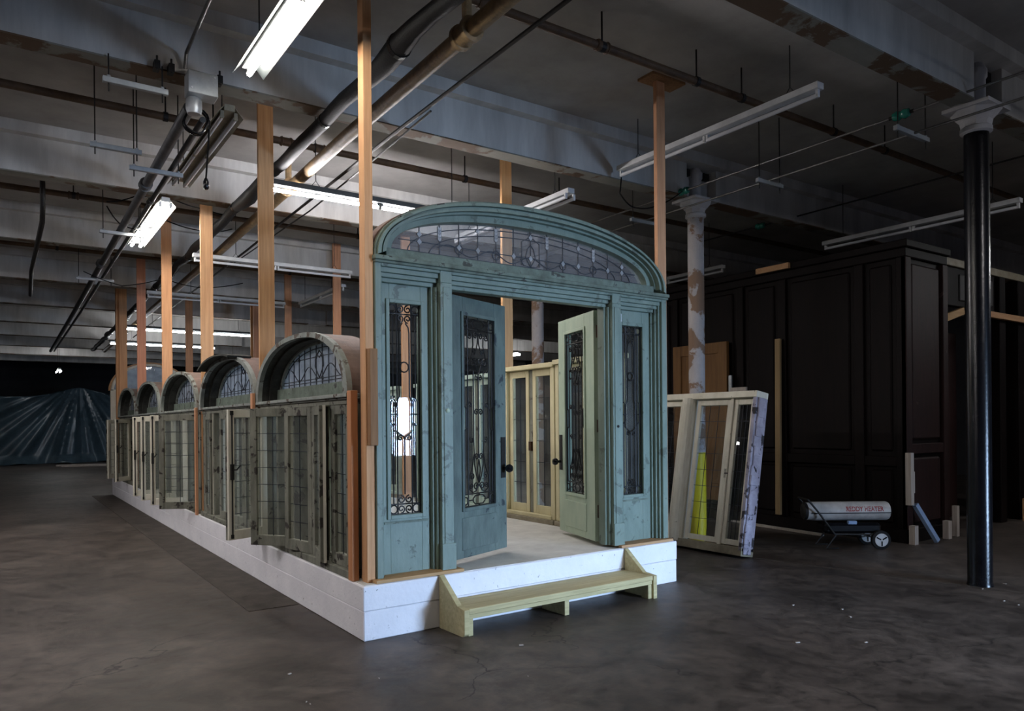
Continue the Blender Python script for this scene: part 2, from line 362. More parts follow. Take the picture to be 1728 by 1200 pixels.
# ------------------------------------------------------------------ wooden step
st = thing('wooden_step', 'rough pine step bench with sloped side panels below the arched doorway', 'step', (0,0,0), TH)
for u in (.58, 2.42):
    poly = [(-.005,0),(-.31,0),(-.34,.02),(-.34,.186),(-.30,.192),(-.245,.20),(-.01,.375),(-.005,.375)] if u < 1 else [(-.005,0),(-.30,0),(-.34,0),(-.34,.188),(-.22,.20),(-.01,.37),(-.005,.37)]
    obj('side_panel', MB().prism(poly, u, u+.042, lambda p, q, d: (d, p, q)), m_step, st, bevel=.003)
obj('tread_board', MB().box(.622,-.335,.150,2.42,-.012,.190), m_step, st, bevel=.004)
obj('front_batten', MB().box(.622,-.325,.118,2.42,-.287,.149), m_step, st, bevel=.003)
obj('centre_leg', MB().box(1.50,-.30,0,1.545,-.02,.149), m_step, st, bevel=.003)
for u in (.623, 2.378): obj('leg_cleat', MB().box(u,-.32,0,u+.041,-.24,.117), m_step, st, bevel=.003)

# ------------------------------------------------------------------ arched entrance frame
FR = thing('arched_door_frame', 'tall green arched doorway frame with leaded fanlight, sidelights and double doors', 'doorway', (0,0,0), TH)
U0, U1 = .13, 3.035; ML0, ML1 = .645, .745; MR0, MR1 = 2.355, 2.46
CU = (U0+U1)/2
ZB, ZH, ZC = .395, 2.45, 2.60
for a, b_ in ((.10, .80), (2.40, 3.05)):
    obj('sill_board', MB().box(a,.005,PH+.002,b_,.25,ZB), m_firx, FR, bevel=.002)
def stepped(mb, u, sgn, z0, z1, widths, depths, back=.33):
    # vertical boards that step back from u in direction sgn
    a = u
    for wd, d in zip(widths, depths):
        mb.box(min(a, a+sgn*wd), d, z0, max(a, a+sgn*wd), back, z1); a += sgn*wd
    return mb
obj('jamb', stepped(MB(), U0, 1, ZB, ZC, [.045,.018,.018], [.05,.08,.11], .25), m_teal, FR, bevel=.003)
obj('jamb', stepped(MB(), U1, -1, ZB, ZC, [.065,.02,.02,.02], [.05,.075,.10,.13], .25), m_teal, FR, bevel=.003)
for a, b_ in ((ML0, ML1), (MR0, MR1)):
    m = MB().box(a,.05,ZB,b_,.20,ZC-.12)
    m.box(a-.02,.085,ZB,a,.20,ZH-.0).box(a-.04,.115,ZB,a-.02,.20,ZH-.0)
    m.box(b_,.085,ZB,b_+.012,.20,ZH).box(a+.02,.044,ZB,b_-.02,.05,ZH)
    o = obj('mullion', m, m_teal, FR, bevel=.003)
    obj('plinth_block', MB().box(a-.006,.038,ZB-.002,b_+.012,.06,ZB+.19), m_teal, o, bevel=.003)
obj('screw_plate', MB().lathe((ML0+.05,.043,1.55), [(.016,0),(.016,-.006),(.006,-.012)], 12, 'y'), m_tealpale, FR)
obj('screw_plate', MB().lathe((MR0+.05,.043,1.42), [(.012,0),(.012,-.006),(.005,-.01)], 12, 'y'), m_dark, FR)
# heads over sidelights and doors, stepping back downwards
for a, b_ in ((U0+.045, ML0), (ML1, MR0), (MR1, U1-.065)):
    m = MB()
    for k, (z0, z1, d) in enumerate(((2.545,2.60,.05),(2.51,2.545,.07),(2.48,2.51,.09),(ZH,2.48,.115))): m.box(a,d,z0,b_,.20,z1)
    obj('head_moulding', m, m_teal, FR, bevel=.003)
for a, b_ in ((ML0, ML1), (MR0, MR1)): obj('mullion_cap', MB().box(a,.05,ZC-.12,b_,.20,ZC), m_teal, FR, bevel=.003)
m = MB().box(U0-.012,.02,2.585,U1+.012,.25,2.615).box(U0-.006,.032,2.565,U1+.006,.1,2.585)
obj('transom_ledge', m, m_tealdirty, FR, bevel=.004)
obj('transom_rail', MB().box(U0+.11,.10,2.615,U1-.11,.24,2.69), m_tealdirty, FR, bevel=.004)
AO, BO, AI, BI = (U1-U0)/2, .545, 1.285, .325
def ell(a, b, zc, e=.92): return lambda t: (CU-a*math.copysign(abs(cos(t))**e, cos(t)), zc+b*abs(sin(t))**e)
def lerp_ell(k):
    a = AO+(AI-AO)*k; b = BO+(BI-BO)*k; z = 2.615+(2.69-2.615)*k
    return ell(a, b, z)
fm = lambda p, q, d: (p, d, q)
bands = [(0,.10,.055,'arch_outer_bead',m_tealdirty),(.10,.26,.035,'arch_moulding',m_teal),(.26,.36,.07,'arch_moulding',m_teal),(.36,.52,.05,'arch_moulding',m_teal),(.52,.64,.095,'arch_moulding',m_teal),(.64,1.0,.135,'fanlight_frame',m_teal)]
for k0, k1, d, nm, mt in bands:
    obj(nm, MB().ring(lerp_ell(k0), lerp_ell(k1), d, .25 if k0 < .6 else .24, fm, 56), mt, FR, smooth=False)
obj('arch_back_edge', MB().ring(lerp_ell(-.07), lerp_ell(0), .10, .25, fm, 48), m_hoodtop, FR)
obj('jamb_back_edge', MB().box(U0-.028,.10,ZB,U0-.001,.25,2.62), m_hoodtop, FR, bevel=.003)
# fanlight glass and leading
GE = lerp_ell(1.0)
poly = [GE(pi*i/48) for i in range(49)]
obj('fanlight_glass', MB().prism(poly, .198, .202, fm), m_glassarch, FR)
def zt(u):   # glass top at u
    x = min(.9999, abs(u-CU)/AI); return 2.69+BI*(1-x**(2/.92))**(.46)
def lead(polys, mapf, r, n=4, mb=None):
    mb = mb or MB()
    for p in polys: mb.tube([mapf(a, b, 0) for a, b in p], r, n)
    return mb
lm = lambda p, q, d: (p, .194, q)
polys = []
for k in (.88, .74):
    polys.append([(CU-AI*k*cos(t), 2.69+(BI*(k+.02))*sin(t)**.92 if 0 < t < pi else 2.69) for t in [pi*i/40 for i in range(41)]])
polys.append([(CU-AI*.985, 2.715), (CU+AI*.985, 2.715)])
polys.append([(CU-AI*.93, 2.79), (CU+AI*.93, 2.79)])
vs_ = [CU+AI*(-.80+1.6*i/12) for i in range(13)]
for u in vs_: polys.append([(u, 2.69), (u, zt(u)-.002)])
polys.append([(CU-AI*.68+AI*1.36*i/90, 2.765+.035*sin(2*pi*i/90*4.5)) for i in range(91)])
for s_ in (-1, 1):
    polys.append([(CU+s_*.09, 2.73), (CU+s_*.09, 2.92), (CU+s_*.03, 2.95), (CU, 2.98)])
    polys.append([(CU, 2.72), (CU+s_*.05, 2.80), (CU+s_*.03, 2.87), (CU, 2.90)])
    polys.append([(CU, 2.72), (CU+s_*.07, 2.73), (CU+s_*.10, 2.78)])
for u in (vs_[2], vs_[4], vs_[8], vs_[10]):
    for a in range(20): pass
    polys.append([(u+.035*cos(2*pi*i/14), 2.775+.035*sin(2*pi*i/14)) for i in range(15)])
mbl = lead(polys, lm, .0045)
jm = MB()
for i, u in enumerate(vs_):
    top = zt(u)
    if i % 3 == 1:   # wheat ears
        for k in range(4):
            z = top-.03-k*.026
            for s_ in (-1, 1): jm.prism([(u, z), (u+s_*.014, z+.012), (u+s_*.014, z-.010), (u, z-.022)], .188, .196, fm)
            for s_ in (-1, 1): mbl.tube([lm(u, z-.022, 0), lm(u+s_*.016, z-.010, 0), lm(u+s_*.016, z+.012, 0)], .003, 4)
    else:
        for z in ((2.79, top-.055) if i % 3 == 0 else (2.79,)):
            d = [(u-.02,z),(u,z+.024),(u+.02,z),(u,z-.024)]
            jm.prism(d, .188, .196, fm); mbl.tube([lm(a, b, 0) for a, b in d+[d[0]]], .004, 4)
obj('leading', mbl, m_lead, FR); obj('bevelled_jewels', jm, m_jewel, FR)

# wrought iron grille patterns, in (s, z) from the lower left corner
def spiral(cx, cz, r, a0, turns, dirn=1, n=14, r1=.25):
    return [(cx+r*(1-(1-r1)*i/n)*cos(a0+dirn*turns*2*pi*i/n), cz+r*(1-(1-r1)*i/n)*sin(a0+dirn*turns*2*pi*i/n)) for i in range(n+1)]
def circ(cx, cz, r, n=12): return [(cx+r*cos(2*pi*i/n), cz+r*sin(2*pi*i/n)) for i in range(n+1)]
def mirror(ps, c): return [[(2*c-a, b) for a, b in p] for p in ps]
def grille_side(W, H):
    c = W/2; P = [[(.004,.004),(W-.004,.004),(W-.004,H-.004),(.004,H-.004),(.004,.004)]]
    L = []
    L.append([(W*.27,.0),(W*.27,H)]); L.append([(W*.14,.07),(W*.14,H*.42)]); L.append([(W*.14,H*.55),(W*.14,H-.07)])
    L.append([(W*.14,H*.42),(W*.07,H*.435),(W*.07,H*.535),(W*.14,H*.55),(W*.21,H*.535),(W*.21,H*.435),(W*.14,H*.42)])
    L.append([(0,H*.475),(W*.3,H*.475)])
    for z in (.037, H-.037): L.append(circ(W*.135, z, .030))
    L += [[(0,.073),(W/2,.073)], [(0,H-.073),(W/2,H-.073)]]
    for z0, sg in ((0, 1), (H, -1)):
        for k, dz in ((0, .037), (1, .105)):
            L.append(spiral(c-.031, z0+sg*dz, .030, -sg*pi/2 if k == 0 else sg*pi/2, 1.25, sg if k == 0 else -sg))
    top = H-.145
    L.append([(c-.012,top+.01),(c-.035,top-.02),(c-.042,top-.06),(c-.042,H*.56),(c-.060,H*.53),(c-.074,H*.505),(c-.074,H*.40),(c-.045,H*.385),(c-.012,H*.372),(c,H*.355)])
    L.append(spiral(c-.034, H*.362, .022, pi*.2, 1.2, 1))
    P += L+mirror(L, c); P += [[(c,.14),(c,H*.37)]]
    P.append(circ(c, H*.70, .036))
    return P
def grille_door(W, H):
    c = W/2; P = [[(.004,.004),(W-.004,.004),(W-.004,H-.004),(.004,H-.004),(.004,.004)]]
    L = [[(W*.16,0),(W*.16,H)], [(W*.06,.1),(W*.06,H*.40)], [(W*.06,H*.53),(W*.06,H-.1)],
         [(W*.06,H*.40),(.012,H*.415),(.012,H*.515),(W*.06,H*.53),(W*.12,H*.515),(W*.12,H*.415),(W*.06,H*.40)]]
    L += [[(0,.1),(c,.1)], [(0,H-.1),(c,H-.1)], [(W*.16,.05),(W*.32,.05)], [(W*.16,H-.05),(W*.32,H-.05)]]
    for z in (.05, H-.05):
        L += [[(c,z+.034),(W*.38,z+.034),(W*.31,z+.012),(W*.31,z-.012),(W*.38,z-.034),(c,z-.034)], circ(W*.075, z, .030), [(c,z+.034),(c,z+.05)], [(c,z-.034),(c,z-.05)]]
    # lower lyre and hearts
    L += [spiral(W*.27, .52, .030, pi*.95, 1.2, -1), [(W*.34,.51),(W*.35,.42),(W*.28,.30),(W*.18,.22),(W*.17,.19)],
          spiral(W*.28, .235, .032, pi*.9, 1.25, -1), spiral(W*.26, .165, .026, pi*.95, 1.2, 1), [(W*.17,.2),(W*.19,.14),(W*.30,.11),(W*.40,.12),(c,.17)],
          spiral(W*.40, .155, .034, pi*.0, 1.2, 1), spiral(W*.43, .39, .028, pi*.95, 1.2, -1), [(W*.365,.395),(W*.36,.33),(W*.42,.24),(c,.18)], [(c,.37),(W*.46,.30),(W*.465,.26),(c,.19)]]
    # upper lyre and hearts
    t = H
    L += [spiral(W*.24, t-.145, .030, pi*.95, 1.2, 1), spiral(W*.42, t-.145, .028, pi*.1, 1.2, 1), [(W*.33,t-.15),(W*.34,t-.22),(W*.26,t-.32),(W*.20,t-.36)],
          [(c,t-.13),(W*.48,t-.2),(W*.44,t-.25),(W*.38,t-.28)], spiral(W*.36, t-.265, .026, -pi*.4, 1.2, 1), [(W*.17,t-.34),(W*.16,t-.40),(W*.22,t-.43),(W*.27,t-.42)],
          spiral(W*.30, t-.355, .034, pi*.55, 1.25, -1), [(W*.30,t-.32),(W*.38,t-.35),(W*.46,t-.43),(c,t-.46)], spiral(W*.42, t-.345, .03, -pi*.3, 1.1, 1), spiral(W*.44, t-.475, .022, pi*.5, 1.2, 1)]
    # mid scrolls
    L += [spiral(W*.21, .80, .028, -pi*.2, 1.2, 1), spiral(W*.43, .745, .028, pi*.1, 1.2, 1), [(W*.34,.48),(W*.34,t-.42)]]
    P += L+mirror(L, c); P += [[(c,.38),(c,t-.46)]]
    return P
def grille_mesh(P, s0, z0, y, r=.0055):
    m = MB()
    for p in P: m.tube([(s0+a, y, z0+b) for a, b in p], r, 5)
    return m
def leaf_body(w_, z0, z1, s0, s1, g0, g1, th):
    m = MB()
    m.box(0,-th/2,z0,s0,th/2,z1).box(s1,-th/2,z0,w_,th/2,z1).box(s0,-th/2,z0,s1,th/2,g0).box(s0,-th/2,g1,s1,th/2,z1)
    return m
def glazing_bead(s0, s1, g0, g1, th, wd=.028, pr=.012):
    m = MB()
    for y0, y1 in ((-th/2-pr, -th/2+.006), (th/2-.006, th/2+pr)):
        m.box(s0-wd,y0,g0-wd,s0,y1,g1+wd).box(s1,y0,g0-wd,s1+wd,y1,g1+wd).box(s0,y0,g1,s1,y1,g1+wd).box(s0,y0,g0-wd,s1,y1,g0)
    return m
G0, G1 = .81, 2.315
for i, (a, b_) in enumerate(((U0+.081, ML0-.04), (MR1+.0, U1-.125))):
    s0 = a+(b_-a)/2-.126; s1 = s0+.252
    s = MB().box(a,.15,ZB,s0,.20,ZH).box(s1,.15,ZB,b_,.20,ZH).box(s0,.15,ZB,s1,.20,G0).box(s0,.15,G1,s1,.20,ZH)
    o = obj('sidelight', s, m_teal, FR, bevel=.002)
    gb = glazing_bead(s0, s1, G0, G1, .05); gb.v = [(x, y+.175, z) for x, y, z in gb.v]
    obj('glazing_bead', gb, m_teal, o, bevel=.003)
    gb = MB()
    gb.box(s0-.055,.138,G0-.06,s1+.055,.151,G0-.045); obj('apron_strip', gb, m_tealdirty, o)
    obj('glass_pane', MB().box(s0,.183,G0,s1,.187,G1), m_glass if i == 0 else m_glassd, o)
    obj('iron_grille', grille_mesh(grille_side(.252, G1-G0), s0, G0, .168), m_iron, o)
    if i == 1:
        lp = obj('label_holder', MB().box(a+.005,.142,2.345,a+.095,.149,2.415), m_fix, o); lp['label'] = 'small white label plate'
        obj('label_strip', MB().box(a+.005,.139,2.362,a+.088,.143,2.398), m_galv, o)
# door leaves
LW = .80; DZ0, DZ1 = .412, 2.44; gs0, gs1 = .20, .625; dg0, dg1 = .80, 2.295
def door_leaf(hu, hv, ang, flip, body, bead, inner):
    # local s along +x from the hinge, outer face at -y; flip mirrors s
    def fl(m):
        if flip: m.v = [(-x, y, z) for x, y, z in m.v]
        return m
    d = obj('door_leaf', fl(leaf_body(LW, DZ0, DZ1, gs0, gs1, dg0, dg1, .048)), body, FR, loc=(hu,hv,0), rot=(0,0,ang), bevel=.003)
    obj('glazing_bead', fl(glazing_bead(gs0, gs1, dg0, dg1, .048)), bead, d, bevel=.003)
    obj('glass_pane', fl(MB().box(gs0,-.002,dg0,gs1,.002,dg1)), m_glass, d)
    obj('iron_grille', fl(grille_mesh(grille_door(gs1-gs0, dg1-dg0), gs0, dg0, -.016)), m_iron, d)
    obj('lower_panel', fl(MB().box(gs0-.03,-.030,DZ0+.06,gs1+.03,-.022,dg0-.075)), bead, d, bevel=.004)
    obj('lock_plate', fl(MB().box(LW-.085,-.030,1.0,LW-.02,-.022,1.34)), m_dark, d)
    obj('door_knob', fl(MB().lathe((LW-.052,-.03,1.08), [(.012,0),(.012,-.03),(.03,-.04),(.036,-.06),(.026,-.08),(.008,-.085)], 16, 'y')), m_black, d, smooth=True)
    obj('door_knob', fl(MB().lathe((LW-.052,.024,1.08), [(.012,0),(.012,.03),(.03,.04),(.036,.06),(.026,.08),(.008,.085)], 16, 'y')), m_black, d, smooth=True)
    for z in (.62, 1.37, 2.2):
        obj('hinge', fl(MB().box(-.03,.0,z,.004,.03,z+.11).lathe((-.004,.03,z), [(.008,0),(.008,.11)], 8)), m_brass, d)
    return d
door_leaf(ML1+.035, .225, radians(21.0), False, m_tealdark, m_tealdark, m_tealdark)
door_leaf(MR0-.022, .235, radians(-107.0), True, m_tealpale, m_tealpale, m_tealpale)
# jamb lining strip by the right leaf
obj('weather_strip', MB().box(MR0-.004,.201,ZB,MR0+.008,.212,ZH), m_white, FR)
obj('strike_plate', MB().box(MR0-.003,.13,1.05,MR0+.001,.175,1.24), m_brass, FR)

# ------------------------------------------------------------------ lumber posts
def post(x0, y0, x1, y1, z0, z1, label, grp='upright lumber posts', mat=None):
    t = MB().box(x0,y0,z0,x1,y1,z1)
    return tag(obj('lumber_post', MB().box(x0-(x0+x1)/2,y0-(y0+y1)/2,0,x1-(x0+x1)/2,y1-(y0+y1)/2,z1-z0), mat or m_fir, loc=((x0+x1)/2,(y0+y1)/2,z0), bevel=.003), label, 'post', grp)
ZT = 4.655; ZP = PH+.002
post(.062,.075,.125,.165, ZP, ZT, 'tall pale post rising to the ceiling just left of the arched doorway')
lp = ['between the first and second arched windows', 'between the second and third arched windows', 'between the third and fourth arched windows', 'between the fourth and fifth arched windows', 'at the far end of the arched window row']
for k, (y, l) in enumerate(zip((2.508,4.99,7.645,10.115,12.53), lp)):
    post(.045,y,.19,y+.036, ZP, ZT, 'tall lumber post to the ceiling '+l)
post(-.0,12.62,.13,12.77, ZP, ZT, 'orange post on the outer far corner of the platform')
post(3.095,.30,3.205,.345, .001, ZT, 'tall knotty post behind the right shoulder of the arched doorway')
rl = [(2.93,2.56,'reddish post seen above and through the double doors'),(2.93,5.2,'post hidden behind the fanlight on the right row'),(2.93,7.9,'post above the second window hood, right row'),(2.93,10.6,'thin distant post right of the biggest lit tubes'),(2.93,12.9,'far right-row post beside the lit tubes')]
for x, y, l in rl: post(x-.07,y,x+.07,y+.045, ZP, ZT, l)
post(1.45,13.2,1.6,13.25, ZP, ZT, 'pale post in the middle of the far end wall')
post(2.9,13.3,3.05,13.35, ZP, ZT, 'pale post at the far right end of the platform')
obj_pl = tag(obj('ceiling_plate', MB().box(2.97,.22,4.656,3.40,.42,4.679), m_brownwood), 'flat board on the ceiling above the knotty post', 'board')
post(-.0,.19,.052,.262, ZP, 1.69, 'short orange post standing on the platform corner', 'short corner lumber', M('fir_red', (.60,.27,.12), (.42,.17,.075), 3, .65, .12, stretch=(14,14,.6)))
tag(obj('scrap_block', MB().box(.07,.02,1.31,.128,.07,1.97), m_brownwood, bevel=.004), 'brown offcut board nailed beside the doorway frame', 'board')

# ------------------------------------------------------------------ arched casement windows along the left side
DX = .045
wm = lambda p, q, d: (d+DX, p, q)
LH = 1.20; LZ0 = .43; LZ1 = 1.60
def casement(T, hx, hy, d, w_, ang, rod=True, clean=False):
    st_ = .062; th = .024
    m = MB()
    def bx(s0, z0, s1, z1):
        a, b_ = sorted((d*s0, d*s1))
        m.box(-th,a,z0,0,b_,z1,0); m.box(0,a,z0,th,b_,z1,1)
    bx(0,LZ0,st_,LZ1); bx(w_-st_,LZ0,w_,LZ1); bx(st_,LZ0,w_-st_,LZ0+.085); bx(st_,LZ1-.07,w_-st_,LZ1)
    o = obj('casement', m, [m_grn, m_white], T, rot=(0,0,radians(ang)*d), bevel=.003)
    o.location = (hx-T.location.x, hy-T.location.y, -T.location.z)
    a, b_ = sorted((d*st_, d*(w_-st_)))
    obj('glass_pane', MB().box(-.002,a,LZ0+.085,.002,b_,LZ1-.07), m_glassd, o)
    L = MB(); mid = (a+b_)/2
    L.tube([(-.004,mid,LZ0+.085),(-.004,mid,LZ1-.07)], .0035, 4)
    for k in range(1, 7):
        z = LZ0+.085+(LZ1-.07-LZ0-.085)*k/7; L.tube([(-.004,a,z),(-.004,b_,z)], .0035, 4)
    obj('leading', L, m_lead, o)
    if rod:
        s = d*(w_-st_/2); R = MB().tube([(th+.012,s,LZ0+.03),(th+.012,s,LZ1-.03)], .007, 6)
        R.box(th,s-.014,.97,th+.022,s+.014,1.11).box(th,s-.012,LZ1-.05,th+.018,s+.012,LZ1-.01).box(th,s-.010,LZ0+.015,th+.018,s+.010,LZ0+.05)
        R.tube([(th+.02,s,1.06),(th+.05,s-d*.02,1.06),(th+.06,s-d*.05,1.10)], .007, 6)
        obj('espagnolette_rod', R, m_iron, o)
    return o
def arched_window(y0, y1, leaves, label, mulls, flap=False):
    Wd = y1-y0; yc = (y0+y1)/2
    T = thing('arched_window', label, 'window', (.06,y0,PH), 0, 'arched casement windows along the platform')
    obj('window_sill', MB().box(-.035+DX,y0,ZP,.15+DX,y1,.428), m_grn, T, world=True, bevel=.006)
    for y in (y0, y1-.055): obj('jamb', MB().box(.0+DX,y,.428,.15+DX,y+.055,1.6), m_grn, T, world=True, bevel=.004)
    for y in mulls: obj('mullion', MB().box(.0+DX,y-.025,.428,.13+DX,y+.025,1.6), m_grn, T, world=True, bevel=.003)
    for k in range(9):
        y = y0+.02+(Wd-.10)*k/8; obj('inner_trim', MB().box(.155+DX,y,.43,.20+DX,y+(.06 if k % 2 else .09),1.62), m_cream if k % 3 else m_palegreen, T, world=True, bevel=.004)
    obj('head_rail', MB().box(-.012+DX,y0,1.6,.15+DX,y1,1.635), m_grn, T, world=True, bevel=.003)
    obj('cornice', MB().box(-.05+DX,y0,1.648,.15+DX,y1,1.675).box(-.03+DX,y0,1.635,.15+DX,y1,1.649), m_hood, T, world=True, bevel=.004)
    A, B, Z = Wd/2, .515, 1.676
    def E(k, zz=Z): return lambda t: (yc-A*k*math.copysign(abs(cos(t))**.88, cos(t)), zz+B*k*abs(sin(t))**.88)
    obj('hood', MB().ring(E(1.0), E(.975), -.01, .26, wm, 40), m_hoodtop, T, world=True)
    obj('hood_lining', MB().ring(E(.974), E(.955), -.02, .20, wm, 40), m_hoodin, T, world=True)
    obj('hood_lip', MB().ring(E(1.012), E(.94), -.045, -.005, wm, 40), m_hood, T, world=True)
    obj('fanlight_frame', MB().ring(E(.953), E(.885), .15, .2, wm, 36), m_hood, T, world=True)
    obj('inner_moulding', MB().ring(E(.953), E(.92), .06, .15, wm, 36), m_hoodin, T, world=True)
    obj('fanlight_rail', MB().box(.13+DX,y0+.07,1.676,.2+DX,y1-.07,1.79), m_tealdirty, T, world=True, bevel=.004)
    def zin(y, k=.885):
        x = min(.9999, abs(y-yc)/(A*k)); return Z+B*k*(1-x**(2/.88))**.44
    yy = [yc-A*.885+2*A*.885*i/40 for i in range(41)]
    top = [(y, max(zin(y), 1.785)) for y in yy]
    poly = [p for p in top if p[1] > 1.786]
    poly = [(poly[0][0], 1.786)]+poly+[(poly[-1][0], 1.786)]
    obj('fanlight_glass', MB().prism(poly, .173, .177, wm), m_glassfan, T, world=True)
    P = []
    fl = lambda p, q, d: (.170+DX, p, q)
    n = 13
    for i in range(1, n):
        y = poly[0][0]+(poly[-1][0]-poly[0][0])*i/n; P.append([(y, 1.786), (y, zin(y)-.003)])
    for k in (.93,): P.append([(y, max(1.79, Z+(zin(y)-Z)*k)) for y in yy[2:-2]])
    P.append([(poly[0][0], 1.82), (poly[-1][0], 1.82)]); P.append([(poly[1][0], 1.845), (poly[-2][0], 1.845)])
    P.append([(yc-.75+1.5*i/60, 1.90+.055*sin(2*pi*i/60*3+pi/2)) for i in range(61)])
    P.append([(yc-.78, 2.03), (yc+.78, 2.03)])
    for s_ in (-1, 1):
        P.append([(yc, 1.85), (yc+s_*.1, 1.95), (yc+s_*.09, 2.02), (yc, 2.08)]); P.append([(yc, 2.02), (yc+s_*.07, 2.06), (yc+s_*.07, 2.12)])
    mb_ = lead(P, fl, .0045)
    for i in (3, 6, 7, 10):
        y = poly[0][0]+(poly[-1][0]-poly[0][0])*i/n
        for z in (1.845, 2.03): mb_.tube([fl(y+a, z+b, 0) for a, b in ((-.02,0),(0,.022),(.02,0),(0,-.022),(-.02,0))], .004, 4)
    obj('leading', mb_, m_lead, T, world=True)
    if flap: obj('torn_hood_flap', MB().ring(E(1.045), E(1.01), -.14, .1, wm, 16, pi*.36, pi*.72), m_hoodin, T, world=True)
    for L in leaves: casement(T, *L)
    return T
HX = .065
arched_window(.268, 2.50, [(HX,.33,1,.34,0,False), (HX,1.06,-1,.40,13), (HX,1.11,1,.43,11,False), (HX,1.58,1,.42,40,False), (HX,2.42,-1,.42,68)],
    'nearest arched window beside the green doorway, several casements ajar', (.675,1.085,1.56,2.0))
arched_window(2.55, 4.93, [(HX,2.64,1,.42,0,False), (HX,3.52,-1,.42,0,False), (HX,3.60,1,.42,3,False), (HX,4.84,-1,.42,4,False)],
    'second arched window from the doorway with torn hood flap', (3.08,3.56,4.04,4.40), True)
arched_window(5.10, 7.60, [(HX,5.18,1,.50,58,False), (HX,5.95,-1,.45,100), (HX,6.75,-1,.45,96), (HX,7.5,-1,.45,98)],
    'third arched window from the doorway with four casements swung out', (5.98,6.28,6.78))
arched_window(7.72, 10.10, [(HX,7.8,1,.5,0,False), (HX,8.85,-1,.5,0,False), (HX,8.92,1,.5,0,False), (HX,10.02,-1,.5,0,False)],
    'fourth arched window from the doorway, mostly hidden by open casements', (8.32,8.885,9.46))
arched_window(10.15, 12.50, [(HX,10.23,1,.5,0,False), (HX,11.35,-1,.45,40), (HX,12.42,-1,.45,42,False)],
    'fifth and farthest arched window on the left side', (10.78,11.38,11.92))
for y, z0, z1, l in ((4.975,ZP,1.68,'second and third'),(2.495,1.56,1.76,'first and second')):
    tag(obj('cover_strip', MB().box(-.035,y,z0,-.006,y+.06,z1), m_fir, bevel=.002), 'pinkish lumber strip covering the joint of %s arched windows' % l, 'board', 'joint cover strips')

# white arched sash at the far end
T = thing('white_arched_sash', 'white arched sash with blue glass standing at the far end', 'window', (.75,13.35,PH))
fe = lambda k: (lambda t: (.75-.78*k*cos(t), 2.24+.60*k*sin(t)))
f2 = lambda p, q, d: (p, d, q)
obj('arched_head', MB().ring(fe(1.0), fe(.92), 13.35, 13.43, f2, 28), m_white, T, world=True)
obj('wood_edge', MB().ring(fe(1.05), fe(1.0), 13.33, 13.43, f2, 28), m_firx, T, world=True)
obj('bottom_panel', MB().box(-.03,13.35,PH+.01,1.53,13.43,2.26), m_white, T, world=True)
obj('blue_glass', MB().prism([fe(.92)(pi*i/24) for i in range(25)], 13.38, 13.385, f2), m_glassfan, T, world=True)

# ------------------------------------------------------------------ cream window units inside, right row
def tall_window(x, y0, y1, z1, mat, label, grp, handle=True):
    T = thing('tall_window_unit', label, 'window', (x,y0,ZP), 0, grp); d = .13
    obj('skid', MB().box(x-.03,y0,ZP,x+d,y1,ZP+.05), m_fixold, T, world=True, bevel=.004)
    z0 = ZP+.05
    for y in (y0, y1-.06): obj('jamb', MB().box(x,y,z0,x+d,y+.06,z1-.05), mat, T, world=True, bevel=.004)
    obj('head', MB().box(x-.03,y0-.01,z1-.05,x+d+.02,y1+.01,z1), mat, T, world=True, bevel=.004)
    obj('sill', MB().box(x-.01,y0+.06,z0,x+d,y1-.06,z0+.04), mat, T, world=True, bevel=.004)
    ym = (y0+y1)/2; zz = z0+.04
    for k, (a, b_) in enumerate(((y0+.065, ym-.035), (ym+.035, y1-.065))):
        m = MB().box(x+.04,a,zz,x+.08,a+.06,z1-.055).box(x+.04,b_-.06,zz,x+.08,b_,z1-.055).box(x+.04,a+.06,zz,x+.08,b_-.06,zz+.09).box(x+.04,a+.06,z1-.13,x+.08,b_-.06,z1-.055)
        o = obj('casement', m, mat, T, world=True, bevel=.003)
        obj('glass_pane', MB().box(x+.058,a+.06,zz+.09,x+.062,b_-.06,z1-.13), m_glassd, o)
        L = MB(); 
        for j in range(1, 6):
            z = zz+.09+(z1-.13-zz-.09)*j/6; L.tube([(x+.055,a+.06,z),(x+.055,b_-.06,z)], .0035, 4)
        L.tube([(x+.055,(a+b_)/2,zz+.09),(x+.055,(a+b_)/2,z1-.13)], .0035, 4)
        obj('leading', L, m_lead, o)
    obj('meeting_mullion', MB().box(x+.05,ym-.034,zz,x+.1,ym+.034,z1-.055), m_grn, T, world=True)
    if handle: obj('latch', MB().box(x+.02,ym-.02,1.15,x+.05,ym+.02,1.25), m_brass, T, world=True)
    return T
G = 'tall window units inside the right row'
tall_window(2.84,1.575,2.53,2.10,m_cream,'cream painted tall window unit seen fully through the open doors',G)
tall_window(2.84,.60,1.56,2.12,m_cream,'cream tall window unit half hidden behind the open right door',G)
tall_window(2.84,2.72,3.68,2.06,m_palegreen,'pale green window unit behind the left door glass',G,False)
tall_window(2.84,3.80,4.76,2.02,m_palegreen,'pale green window unit seen through the left sidelight',G,False)
tall_window(2.84,5.35,6.3,2.02,m_palegreen,'pale window unit further along the inside right row',G,False)
tall_window(2.84,6.4,7.35,2.02,m_palegreen,'last pale window unit deep inside the right row',G,False)

# ------------------------------------------------------------------ leaning window frame on the right
LA = radians(9.5)
T = thing('leaning_window_frame', 'old triple casement frame leaning against the peeling column', 'window', (4.62,.44,0)); T.rotation_euler = (0, LA, 0)
